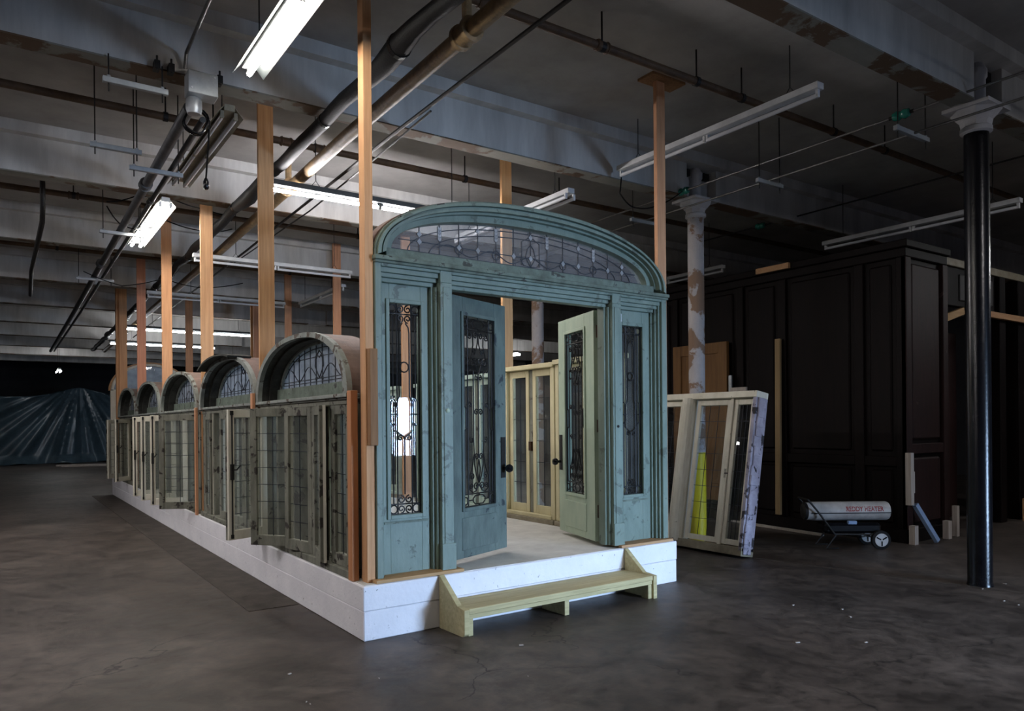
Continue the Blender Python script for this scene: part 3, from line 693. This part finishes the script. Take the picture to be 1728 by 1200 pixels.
# local: x depth (-.2 front .. 0 back), y along, z up
W_, H_ = 1.55, 1.78
obj('bottom_rail', MB().box(-.2,0,0,0,W_,.09), m_fixold, T, bevel=.004)
obj('top_rail', MB().box(-.2,0,H_-.07,0,W_,H_), m_white, T, bevel=.004)
obj('end_jamb', MB().box(-.2,0,.05,0,.045,H_-.07), m_lavender, T, bevel=.006)
pe = MB()
for k in range(16):
    z = .02+k*(H_-.1)/16; pe.box(-.19+random.uniform(0,.03), -.016-random.uniform(0,.018), z, -.055+random.uniform(-.03,.01), .002, z+(H_-.1)/16+.01)
obj('plaster_remnant', pe, m_lavender, T, bevel=.008)
obj('end_jamb', MB().box(-.2,W_-.05,.05,0,W_,H_-.07), m_white, T, bevel=.004)
for y in (.35, ): obj('mullion', MB().box(-.16,y-.02,.09,-.08,y+.02,H_-.07), m_white, T, bevel=.003)
obj('heavy_mullion', MB().lathe((-.16,.97,.06), [(.085,0),(.085,H_-.12)], 16).box(-.16,.90,.06,-.03,1.06,H_-.07), m_white, T, smooth=False)
for a, b_ in ((.05,.33),(.37,.86),(1.07,1.49)):
    m = MB().box(-.14,a,.1,-.10,a+.055,H_-.08).box(-.14,b_-.055,.1,-.10,b_,H_-.08).box(-.14,a+.055,.1,-.10,b_-.055,.16).box(-.14,a+.055,H_-.14,-.10,b_-.055,H_-.08)
    o = obj('casement', m, m_white, T, bevel=.003)
    obj('glass_pane', MB().box(-.122,a+.055,.16,-.118,b_-.055,H_-.14), m_glass, o)
    L = MB(); mid = (a+b_)/2
    for j in range(1, 8): z = .16+(H_-.30)*j/8; L.tube([(-.126,a+.055,z),(-.126,b_-.055,z)], .0035, 4)
    for q in (1/3, 2/3): L.tube([(-.126,a+.055+(b_-a-.11)*q,.16),(-.126,a+.055+(b_-a-.11)*q,H_-.14)], .0035, 4)
    obj('leading', L, m_lead, o)
obj('latch', MB().box(-.16,.335,.82,-.14,.365,.92).tube([(-.165,.35,.87),(-.18,.30,.87)], .007, 6), m_iron, T)

# ------------------------------------------------------------------ dark panelled room on the right
T = thing('panelled_partition', 'dark mahogany panelled partition room behind the heater', 'partition', (6.78,-.08,0))
X, Y, ZR = 6.78, -.08, 3.58
obj('carcass', MB().box(X+.05,Y+.05,0,X+1.0,5.4,ZR-.02), m_mahog, T, world=True)
obj('cornice', MB().box(X-.03,Y-.03,ZR-.09,X+1.03,5.4,ZR).box(X,Y,ZR-.2,X+1.0,5.4,ZR-.09), m_mahog, T, world=True, bevel=.01)
obj('base_rail', MB().box(X-.0,Y-.0,0,X+1.0,5.4,.16), m_mahog, T, world=True, bevel=.006)
ys = [Y, .45, 1.55, 2.25, 3.5, 4.5, 5.4]
for i, y in enumerate(ys): obj('stile', MB().box(X+.005,y,.16,X+.06,y+.12,ZR-.2), m_mahog, T, world=True, bevel=.006)
for a, b_ in zip(ys[:-1], ys[1:]):
    obj('rail', MB().box(X+.01,a+.12,.9,X+.06,b_,1.02), m_mahog, T, world=True, bevel=.006)
    for z0, z1 in ((.22,.86),(1.08,ZR-.26)):
        obj('panel', MB().box(X+.022,a+.19,z0,X+.06,b_-.07,z1), m_mahog, T, world=True, bevel=.02)
for x in (X+.005, X+.88): obj('stile', MB().box(x,Y-.004,.16,x+.12,Y+.06,ZR-.2), m_mahogr, T, world=True, bevel=.006)
obj('rail', MB().box(X+.12,Y+.004,1.05,X+.88,Y+.06,1.17), m_mahogr, T, world=True, bevel=.006)
for z0, z1 in ((.22,1.0),(1.22,ZR-.26)): obj('panel', MB().box(X+.17,Y+.018,z0,X+.83,Y+.06,z1), m_mahogr, T, world=True, bevel=.02)
# second section with doorway further right
T = thing('panelled_doorway', 'dark panelled doorway wall at the right edge', 'partition', (9.0,.1,0))
obj('lintel_panel', MB().box(7.84,.12,2.95,9.55,.2,3.46), m_mahog, T, world=True, bevel=.01)
obj('lintel_inset', MB().box(8.5,.10,3.03,9.45,.13,3.38), M('grey_inset', (.075,.07,.07), (.035,.033,.033), 5, .6, .2), T, world=True, bevel=.01)
obj('top_plate', MB().box(7.84,.08,3.46,12.5,.24,3.56), m_fixold, T, world=True, bevel=.005)
for x0, x1 in ((9.56,9.74),(10.15,10.4),(12.0,12.25)): obj('door_post', MB().box(x0,.06,0,x1,.24,3.45), m_mahog, T, world=True, bevel=.008)
obj('door_panel', MB().box(8.95,.8,.0,9.9,.86,2.75), m_mahogr, T, world=True, bevel=.01)
obj('side_panel', MB().box(10.4,.12,.5,12.0,.2,3.3), m_mahog, T, world=True, bevel=.02)
tag(obj('ledger_board', MB().box(8.7,-.02,2.84,11.5,.04,2.92), m_firx), 'orange ledger board across the dark doorway at the right edge', 'board')
tag(obj('cross_brace', MB().bar((7.8,.0,2.72),(8.3,-.02,2.86),.05,.09), m_firx), 'short orange brace beside the black column', 'board')
tag(obj('cleat_block', MB().box(10.02,-.1,0,10.08,-.02,.32), m_fir), 'small upright lumber cleat at the dark doorway foot', 'board')
# honey coloured door on the partition
T = thing('honey_wood_door', 'honey brown wooden door leaning behind the peeling column', 'door', (6.66,2.5,.3))
obj('door_slab', MB().box(6.70,2.46,.3,6.74,3.5,2.62), m_honey, T, world=True, bevel=.004)
for a, b_, c_, d_ in ((2.46,2.62,.3,2.62),(3.34,3.5,.3,2.62)): obj('stile', MB().box(6.68,a,c_,6.70,b_,d_), m_honey, T, world=True, bevel=.004)
for z0, z1 in ((.3,.55),(2.46,2.62)): obj('rail', MB().box(6.68,2.62,z0,6.70,3.34,z1), m_honey, T, world=True, bevel=.004)
obj('latch_plate', MB().box(6.66,2.36,1.86,6.68,2.41,2.12), m_galv, T, world=True)
obj('latch_bar', MB().box(6.65,2.10,1.86,6.68,2.38,1.94), m_paleply, T, world=True)
tag(obj('upright_stick', MB().bar((6.70,1.62,.19),(6.72,1.62,2.57),.075,.04,(1,0,0)), M('stick_tan', (.34,.24,.12), (.24,.16,.08), 3, .7, .1, stretch=(10,10,.6))), 'tall tan stick standing against the dark partition', 'stick')
tag(obj('top_board', MB().box(6.70,1.44,3.50,6.745,1.96,3.575), m_firx), 'short orange board fixed at the partition top edge', 'board')
tag(obj('marker_stick', MB().box(6.72,-.155,.46,6.79,-.09,1.07).box(6.79,-.155,.60,6.81,-.1,.85), m_paleply), 'pale upright stick fixed to the partition corner above the floor', 'stick')
tag(obj('floor_peg', MB().box(6.75,-.18,0,6.83,-.11,.22), m_paleply), 'short pale peg at the foot of the partition corner', 'peg', 'pale floor pegs')
tag(obj('floor_peg', MB().box(7.50,-.2,0,7.58,-.13,.22), m_paleply), 'short pale peg standing right of the blue brace', 'peg', 'pale floor pegs')
tag(obj('floor_peg', MB().box(7.80,-.16,0,7.86,-.1,.38), m_paleply), 'taller thin pale peg farthest right by the partition', 'peg', 'pale floor pegs')
tag(obj('blue_brace', MB().bar((7.12,-.25,.02),(6.86,-.13,.46),.06,.045,(0,1,0)), m_blue), 'light blue sloping brace on the floor beside the partition corner', 'brace')
tag(obj('floor_batten', MB().bar((6.70,2.4,.02),(6.52,.85,.02),.05,.03), m_paleply), 'thin pale batten lying along the partition foot', 'board')

# ------------------------------------------------------------------ torpedo heater
T = thing('torpedo_heater', 'white barrel torpedo heater on a wheeled frame by the dark partition', 'heater', (6.25,.2,0))
hx, hz, hr = 6.28, .415, .108
b = obj('barrel', MB().lathe((hx,0,hz), [(.085,-.245),(.10,-.24),(hr,-.22),(hr,.62),(.10,.66),(.10,.69)], 28, 'y'), m_heat, T, world=True, smooth=True)
obj('barrel_seam', MB().box(hx-hr-.006,-.235,hz-.018,hx-hr+.01,.66,hz-.008), m_dark, T, world=True)
obj('outlet', MB().lathe((hx,0,hz), [(.086,-.25),(.086,-.246)], 24, 'y'), m_black, T, world=True)
obj('intake_guard', MB().lathe((hx,0,hz), [(.098,.69),(.092,.72),(.05,.73)], 24, 'y'), m_dark, T, world=True)
obj('fuel_tank', MB().box(hx-.13,-.12,.17,hx+.13,.52,.29), m_black, T, world=True, bevel=.03)
obj('control_panel', MB().box(hx-.135,.16,.275,hx-.09,.26,.315), m_blue, T, world=True, bevel=.006)
fr = MB()
for sx in (-.15, .15): fr.tube([(hx+sx,.72,.56),(hx+sx,.62,.44),(hx+sx,.42,.17),(hx+sx,-.10,.16),(hx+sx,-.14,.12)], .011, 8)
fr.tube([(hx-.15,.72,.56),(hx+.15,.72,.56)], .011, 8)
for sx in (-.15, .15): fr.tube([(hx+sx,.40,.17),(hx+sx,.52,.012),(hx+sx,.38,.012)], .010, 8)
obj('tube_frame', fr, m_dark, T, world=True, smooth=True)
for sx in (-.17, .17):
    wo = obj('wheel', MB().lathe((hx+sx,-.085,.105), [(.075,-.025),(.105,-.022),(.105,.022),(.075,.025)], 24, 'x'), m_rubber, T, world=True)
    hb = MB().lathe((hx+sx,-.085,.105), [(.073,-.028),(.078,-.02),(.078,.02),(.073,.028)], 20, 'x')
    obj('hub', hb, m_fix, wo)
    sk = MB()
    for k in range(3):
        a = 2*pi*k/3+.5; sk.bar((hx+sx-.03,-.085+.012*cos(a),.105+.012*sin(a)), (hx+sx-.03,-.085+.065*cos(a),.105+.065*sin(a)), .014, .006, (1,0,0))
    obj('spoke_slots', sk, m_black, wo)
obj('axle', MB().tube([(hx-.19,-.085,.105),(hx+.19,-.085,.105)], .009, 8), m_dark, T, world=True)
def text_mesh(body, size):
    cu = bpy.data.curves.new('txt', 'FONT'); cu.body = body; cu.size = size; cu.align_x = 'CENTER'; cu.offset = .0022
    o = bpy.data.objects.new('txt', cu); COL.objects.link(o); bpy.context.view_layer.update()
    me = bpy.data.meshes.new_from_object(o.evaluated_get(bpy.context.evaluated_depsgraph_get()))
    bpy.data.objects.remove(o); return me
me = text_mesh('REDDY HEATER', .075)
for v in me.vertices:     # wrap round the barrel side that faces -x
    s_, t_ = v.co.x, v.co.y; an = (t_+.008)/hr
    v.co = (hx-(hr+.002)*cos(an), .06-s_*.80, hz+(hr+.002)*sin(an))
me.materials.append(m_red); lo = bpy.data.objects.new('lettering', me); COL.objects.link(lo); lo.parent = T; lo.matrix_parent_inverse = T.matrix_basis.inverted()
T.location = (6.03,.19,0); T.rotation_euler = (0,0,radians(55))

# ------------------------------------------------------------------ fluorescent fixtures
def fixture(ax, a0, a1, c_, z, lit, label, wings=False, tubes=1, mat=None, chains=(.12,.88), far=False, zc=4.68, grp='hanging fluorescent strip fixtures'):
    # ax 'y': runs along y at x=c_, ax 'x': runs along x at y=c_
    P = (lambda l, t, zz: (c_+t, l, zz)) if ax == 'y' else (lambda l, t, zz: (l, c_+t, zz))
    T = thing('fluorescent_fixture', label, 'light', P((a0+a1)/2, 0, z), 0, grp); mat = mat or m_fix
    def bx(l0, t0, z0, l1, t1, z1, m=None):
        p, q = P(l0,t0,z0), P(l1,t1,z1); m = m or MB()
        return m.box(min(p[0],q[0]),min(p[1],q[1]),z0,max(p[0],q[0]),max(p[1],q[1]),z1)
    obj('housing', bx(a0,-.045,z,a1,.045,z+.055), mat, T, world=True, bevel=.004)
    if wings:
        for s_ in (-1, 1):
            m = MB(); vs = [P(a0,s_*.045,z+.03),P(a1,s_*.045,z+.03),P(a1,s_*.11,z-.05),P(a0,s_*.11,z-.05)]
            vs += [(p[0],p[1],p[2]+.006) for p in vs]
            m.add(vs, [(0,1,2,3),(7,6,5,4),(0,4,5,1),(1,5,6,2),(2,6,7,3),(3,7,4,0)]); obj('reflector_wing', m, m_wing if lit else mat, T, world=True)
    offs = [0] if tubes == 1 else [-.055, .055]
    half = (a1-a0 > 2)
    for o_ in offs:
        segs = [(a0+.03,(a0+a1)/2-.02),((a0+a1)/2+.02,a1-.03)] if half else [(a0+.03,a1-.03)]
        for l0, l1 in segs:
            obj('tube', MB().tube([P(l0,o_,z-.045),P(l1,o_,z-.045)], .019, 10), (far if far and far is not True else m_tubew if far else m_tube) if lit else m_tube_off, T, world=True, smooth=True)
            for l in (l0, l1): obj('lamp_holder', bx(l-.012,o_-.014,z-.062,l+.012,o_+.014,z), mat, T, world=True)
    for k in chains:
        l = a0+(a1-a0)*k
        ch = MB().tube([P(l,0,z+.12),P(l,0,zc-.002)], .005, 5).tube([P(l-.05,0,z+.055),P(l,0,z+.12),P(l+.05,0,z+.055)], .004, 5)
        obj('chain', ch, m_dark, T, world=True)
    return T
fixture('y',-1.5,.93,-.47,4.07,True,'brightly lit winged tube fixture at the top left of the view',True,1)
fixture('y',4.75,7.1,-.38,4.07,True,'lit winged tube fixture hanging beyond the conduit rack',True,2,chains=(.2,.88))
fixture('y',1.75,3.9,-.40,4.07,False,'unlit brownish winged fixture below the junction box',True,2,m_fixold)
fixture('x',.26,2.66,2.88,3.88,True,'long lit tube fixture above the doorway left shoulder',False,1,m_wing,chains=(.2,.88),far=m_tubel)
for y0, l in ((-2.4,'nearest added fill-light fixture of the row beyond the left edge'),(1.9,'middle added fill-light fixture of the row beyond the left edge'),(6.2,'farther added fill-light fixture of the row beyond the left edge')):
    fixture('y',y0,y0+2.43,-4.5,4.07,True,l,True,2 if y0 > 0 else 1,chains=(.2,.7),far=m_tubel)  # unseen row added to light the window side from the left
fixture('y',-7.95,-5.52,3.62,4.2,True,'added fill-light strip overhead behind the viewpoint on the right',tubes=2,far=m_tubel)  # added out of view to brighten the ceiling and beam faces
fixture('y',-4.6,-2.2,11.5,4.2,True,'added fill-light strip beyond the right edge of the view',tubes=2,far=True)  # unseen lamp added to lift the right side of the ceiling
fixture('y',-1.05,1.38,3.62,4.2,False,'unlit white strip fixture hanging right of the knotty post')
fixture('y',1.55,3.95,3.08,3.92,False,'unlit strip fixture just above the top of the arched doorway',False,2)
fixture('y',-1.0,1.45,7.53,3.9,False,'unlit grey strip fixture above the dark partition')
fixture('y',7.9,10.2,3.05,3.9,False,'distant unlit strip fixture between the right-row posts',chains=(.25,.88))
fixture('y',3.2,5.6,7.53,3.9,False,'unlit strip fixture farther back above the dark partition')
fixture('x',.55,3.6,15.7,3.9,True,'upper row of far lit tubes behind the window hoods',False,1,m_wing,far=True,chains=(.2,.88))
fixture('x',.6,3.5,19.4,3.9,True,'lower row of far lit tubes behind the window hoods',False,1,m_wing,far=True,chains=(.2,.88))
fixture('y',26.7,27.7,-.2,3.55,True,'small lone lit lamp in the dark above the tarp',False,2,far=True)
fixture('y',16.5,17.7,12.9,3.9,True,'far lit lamp glimpsed through the open double doors',False,2,far=True)
fixture('x',.3,2.7,6.7,3.88,False,'dark unlit strip fixture crossing behind the posts',chains=(.25,.88))
fixture('x',.2,2.7,10.1,3.85,False,'second dark unlit strip crossing deep behind the posts',chains=(.3,.88))

# ------------------------------------------------------------------ pipes
def pipe(name, label, pts, r, mat, cat='pipe', grp='ceiling pipes', couplings=(), hangers=(), n=14):
    T = thing(name, label, cat, pts[0], 0, grp)
    obj('run', MB().tube(pts, r, n), mat, T, world=True, smooth=True)
    P0, P1 = Vector(pts[0]), Vector(pts[-1]); d = (P1-P0).normalized()
    for k in couplings:
        c_ = P0.lerp(P1, k); cm = MB().tube([c_-d*.06,c_-d*.045,c_-d*.04,c_+d*.04,c_+d*.045,c_+d*.06], [r*1.25,r*1.45,r*1.2,r*1.2,r*1.45,r*1.25], n)
        obj('coupling', cm, mat, T, world=True)
    for k in hangers:
        c_ = P0.lerp(P1, k)
        obj('hanger', MB().tube([c_,(c_.x,c_.y,4.675)], .008, 6).tube([c_-d*.02,c_+d*.02], r*1.25, n), m_dark, T, world=True)
    return T
pipe('sprinkler_pipe','rusty sprinkler pipe crossing under the near ceiling bay',[(-6,-.25,4.4),(18,-.30,4.4)],.033,m_rust,couplings=(.285,.33),hangers=(.33,.375,.40,.46,.50))
pipe('sprinkler_pipe','rusty sprinkler pipe crossing behind the first white beam',[(-6,3.03,4.4),(18,3.03,4.4)],.036,m_rust,couplings=(.27,.285),hangers=(.222,.24,.36,.385,.42,.5))
pipe('sprinkler_pipe','dark sprinkler pipe crossing behind the second beam',[(-6,6.27,4.4),(18,6.3,4.4)],.036,m_rust,couplings=(.2,),hangers=(.2,.28,.36))
pipe('sprinkler_pipe','dark sprinkler pipe crossing behind the third beam',[(-6,9.6,4.4),(18,9.6,4.4)],.036,m_rust,hangers=(.2,.3,.36))
pipe('sprinkler_pipe','barely visible sprinkler pipe in the far bay',[(-6,12.9,4.4),(18,12.9,4.4)],.036,m_rust)
bp = pipe('brown_main_pipe','thick brown pipe with flanged joint running away under the beams',[(.55,-6,4.05),(.60,1.7,4.05),(.72,7,4.05),(.95,24,4.05)],.058,m_brownpipe)
for y in (-.42, 3.4, 7.4):
    xx = .585+.01*max(0, y)
    obj('flange', MB().lathe((xx,y,4.05), [(.07,-.09),(.085,-.085),(.085,-.05),(.074,-.045),(.074,.045),(.085,.05),(.085,.085),(.07,.09)], 18, 'y'), m_brownpipe, bp, world=True, smooth=True)
    obj('riser', MB().tube([(xx,y-.01,4.08),(xx,y-.01,4.4)], .034, 10), m_brownpipe, bp, world=True)
pts = []; rr = []
for i in range(121):
    y = -6+30*i/120; pts.append((.30+.016*max(0,y)*.8+.012*sin(i*1.3), y, 4.06+.012*sin(i*.9))); rr.append(.058+.034*max(0,sin(i*.83))*max(0,sin(i*.31+1)))
T = thing('wrapped_black_line','lumpy black wrapped line running beside the brown pipe','pipe',(.3,0,4.06),0,'ceiling pipes')
obj('wrapped_run', MB().tube(pts, rr, 14), m_hose, T, world=True, smooth=True)
for i in range(24, 100, 6):
    tb = MB().tube([(pts[i][0],pts[i][1]-.02,pts[i][2]),(pts[i][0],pts[i][1]+.02,pts[i][2])], rr[i]+.005, 14); obj('tape_band', tb, m_black, T, world=True)
pipe('thin_dark_cable','thin dark conduit right of the brown pipe',[(.94,-6,4.12),(1.0,1.4,4.12),(1.12,7,4.12),(1.3,20,4.12)],.016,m_dark,'conduit')
pipe('thin_dark_cable','thinner sagging cable under the thin dark conduit',[(1.03,.9,4.10),(1.03,2,4.04),(1.06,4,4.0),(1.1,8,4.05)],.009,m_dark,'cable')
# conduit rack on the left
pipe('grey_conduit','thick grey conduit running away on the left rack',[(-.74,1.62,3.97),(-.70,6,3.97),(-.64,14,3.97),(-.6,24,3.97)],.045,m_conduit,'conduit','left conduit rack',couplings=(.1,.3))
pipe('grey_conduit','thinner grey conduit beside the thick conduit on the left rack',[(-.60,1.8,3.97),(-.57,6,3.97),(-.52,14,3.97),(-.5,24,3.97)],.025,m_conduit,'conduit','left conduit rack',couplings=(.12,))
pipe('thin_conduit','thin conduit coming overhead down to the junction box',[(-.82,-6,4.3),(-.82,.5,4.3),(-.80,1.40,4.3),(-.80,1.46,4.2)],.014,m_steel,'conduit','left conduit rack')
def strut(x0, x1, y, z, ztop, label):
    T = thing('strut_bar', label, 'bracket', ((x0+x1)/2,y,z), 0, 'hanging strut bars')
    obj('channel', MB().box(x0,y-.02,z-.02,x1,y+.02,z+.022), m_galv, T, world=True, bevel=.003)
    for x in (x0+.04, x1-.04): obj('threaded_rod', MB().tube([(x,y,z-.08),(x,y,ztop)], .006, 6), m_dark, T, world=True)
    for x in (x0+.04, x1-.04): obj('nut', MB().lathe((x,y,z+.022), [(.014,0),(.014,.014)], 6), m_galv, T, world=True)
strut(-1.36,-.92,1.47,3.985,4.18,'pale strut bar clamped below the first beam left of the junction box')
strut(-1.33,-.92,2.75,3.92,4.678,'grey strut bar hanging behind the junction box')
strut(-.97,-.50,3.15,3.90,4.678,'grey strut bar carrying the conduits')
strut(-.95,-.45,5.9,3.90,4.678,'far strut bar carrying the conduits by the lit fixture')
strut(-.95,-.40,9.4,3.90,4.678,'farthest strut bar carrying the left conduits')
strut(4.48,4.90,.24,3.95,4.678,'blue grey strut bar hanging under the right rods')
strut(4.40,4.95,-1.25,3.98,4.678,'strut bar holding the right rods beside the black column capital')
strut(4.42,4.92,2.05,3.95,4.678,'strut bar holding the right rods behind the peeling column')
strut(4.42,4.92,5.2,3.95,4.678,'far strut bar on the right rods')
T = thing('junction_box','grey metal junction box bolted under the first beam','electrical box',(-.68,1.36,3.99))
obj('enclosure', MB().box(-.80,1.34,3.985,-.585,1.49,4.155), m_galv, T, world=True, bevel=.004)
obj('cover_screw', MB().lathe((-.775,1.34,4.02), [(.008,0),(.008,-.006)], 8, 'y').lathe((-.61,1.34,4.13), [(.008,0),(.008,-.006)], 8, 'y'), m_fix, T, world=True)
obj('gland', MB().lathe((-.74,1.45,3.86), [(.05,0),(.06,.04),(.06,.10),(.045,.126)], 14), m_galv, T, world=True, smooth=True)
for i, x in enumerate((-1.0,-.9,-.55)):
    tag(obj('beam_clamp', MB().box(x-.02,1.42,4.14,x+.02,1.51,4.2).tube([(x,1.44,4.13),(x,1.44,4.24)], .008, 6), m_dark), ['leftmost small clamp on the first beam edge','small clamp beside the junction box on the beam edge','small clamp right of the junction box on the beam edge'][i], 'clamp', 'beam clamps')
T = thing('cable_coil','coil of black cable with hanging plug under the junction box','cable',(-.68,1.6,3.9))
pts = [(-.70+.085*cos(a)+.01*sin(3*a), 1.58+.03*sin(a*.37), 3.86+.10*sin(a)) for a in [i*.3 for i in range(64)]]
obj('loops', MB().tube(pts, .008, 6), m_black, T, world=True, smooth=True)
obj('hanging_cord', MB().tube([(-.64,1.58,3.93),(-.60,1.57,3.88),(-.61,1.57,3.7),(-.63,1.57,3.42)], .007, 6), m_black, T, world=True, smooth=True)
obj('plug', MB().lathe((-.63,1.57,3.33), [(.012,0),(.022,.012),(.022,.06),(.010,.09)], 10), m_black, T, world=True, smooth=True)
# drooping cables around the far lit fixture
for i, (p, l) in enumerate((([(3.63,1.36,4.15),(3.66,1.42,3.98),(3.85,1.42,3.86),(4.2,1.42,3.92),(4.66,1.43,4.17)],'black cord drooping from the right strip fixture to the rods'),([(-.9,5.6,4.15),(-.75,5.7,3.98),(-.5,5.8,3.96),(-.2,5.8,4.12),(.25,5.7,4.02),(.6,5.7,4.1)],'black cable drooping from the conduit rack to the tall posts'),([(-.9,5.6,4.2),(-.6,5.3,4.25),(-.3,5.0,4.2),(.1,5.0,4.12),(.5,5.2,4.15)],'second black cable looping above the lit winged fixture'),([(-.85,9.3,4.0),(-.3,9.2,3.8),(.3,9.0,3.95),(.9,9.0,3.85),(1.6,9.0,4.0)],'far black cable sagging between the posts'))):
    q = []
    for a, b_ in zip(p[:-1], p[1:]):
        for k in range(6): q.append(tuple(a[j]+(b_[j]-a[j])*k/6+(-.02*sin(pi*k/6) if j == 2 else 0) for j in range(3)))
    tag(obj('drooping_cable', MB().tube(q+[p[-1]], .008, 5), m_black, smooth=True), l, 'cable', 'drooping cables')
pipe('drop_conduit','bent dark conduit dropping from the third bay on the far left',[(-1.55,5.85,4.672),(-1.55,5.85,4.1),(-1.55,6.0,3.95),(-1.56,9.5,3.95),(-1.5,12,3.95)],.03,m_dark,'conduit','left conduit rack')
# right-hand rods with insulators
for x, z, l in ((4.70,4.19,'upper steel rod passing the black column capital'),(4.69,3.985,'lower steel rod passing the black column capital')):
    pipe('steel_rod', l, [(x-.06,-10,z),(x,0,z),(x+.03,9,z)], .011, m_steel, 'rod', 'ceiling steel rods')
pipe('steel_rod','distant thin rod above the dark partition',[(7.0,-8,4.25),(7.0,3.2,4.25)],.010,m_dark,'rod','ceiling steel rods')
def insulator(x, y, z, label):
    T = thing('glass_insulator', label, 'insulator', (x,y,z), 0, 'green insulators')
    obj('insulator_body', MB().lathe((x,y,z), [(.012,-.08),(.035,-.07),(.045,-.03),(.03,0),(.045,.03),(.035,.07),(.012,.08)], 14, 'y'), m_green_gl, T, world=True, smooth=True)
    obj('end_ferrule', MB().lathe((x,y,z), [(.016,-.11),(.016,-.08)], 10, 'y').lathe((x,y,z), [(.016,.08),(.016,.11)], 10, 'y'), m_dark, T, world=True)
insulator(4.69,-1.15,4.19,'green insulator on the upper rod beside the black column')
insulator(4.71,1.45,4.19,'green insulator on the upper rod near the peeling column')
insulator(7.0,2.1,4.25,'small distant green insulator above the dark partition')

# ------------------------------------------------------------------ tarp at the far left
nx, nz = 150, 50
mb = MB(); vs = []; gx = .75
for j in range(nz+1):
    t = j/nz
    for i in range(nx+1):
        x = -5+9*i/nx
        sag = 3.05-.16*min(2.5, abs(x-gx))+.06*sin(x*2.1)
        z = t*sag
        ang = math.atan2(x-gx, 3.25-z+.25); r = sqrt((x-gx)**2+(3.25-z)**2)
        fold = .22*sin(ang*11+.7*sin(x*1.3))*min(1, r/1.6)+.08*sin(ang*37+1.1)*min(1, r/2)
        y = 30.9+fold-.35*max(0, (.35-z)/.35)*(1+.5*sin(x*3.1))+.15*sin(x*.9)
        vs.append((x, y, max(.01, z+(.05*sin(x*4+1) if z < .25 else 0))))
fs = [(j*(nx+1)+i, j*(nx+1)+i+1, (j+1)*(nx+1)+i+1, (j+1)*(nx+1)+i) for j in range(nz) for i in range(nx)]
mb.add(vs, fs)
o = tag(obj('hanging_tarp', mb, m_tarp, smooth=True), 'large blue-black plastic tarp hanging in gathered folds at the far left', 'tarp')
md = o.modifiers.new('thick', 'SOLIDIFY'); md.thickness = .008
for k, (a, b_, l) in enumerate(((( -.1,27.6,.03),(2.6,27.0,.03),'lower pale plank lying on the floor before the tarp'),((-.25,28.1,.03),(2.6,27.5,.03),'rear pale plank lying on the floor before the tarp'))):
    tag(obj('floor_plank', MB().bar(a, b_, .18, .06), m_paleply), l, 'plank', 'planks on the floor')

# ------------------------------------------------------------------ small floor debris
mb = MB()
for i in range(38):
    x = random.uniform(-1.5,5.5); y = random.uniform(-3.6,.0) if random.random() < .8 else random.uniform(0,6)
    if y > -.4 and x > -.1: continue
    if y > 0: x = random.uniform(-1.4,-.2)
    s_ = random.uniform(.004,.014); a = random.uniform(0,pi)
    mb.bar((x-s_*cos(a),y-s_*sin(a),.003),(x+s_*cos(a),y+s_*sin(a),.003),s_*random.uniform(.5,1),.005)
o = obj('paint_chips', mb, m_paleply, kind='stuff'); tag(o, 'tiny pale paint chips scattered over the concrete floor', 'debris')
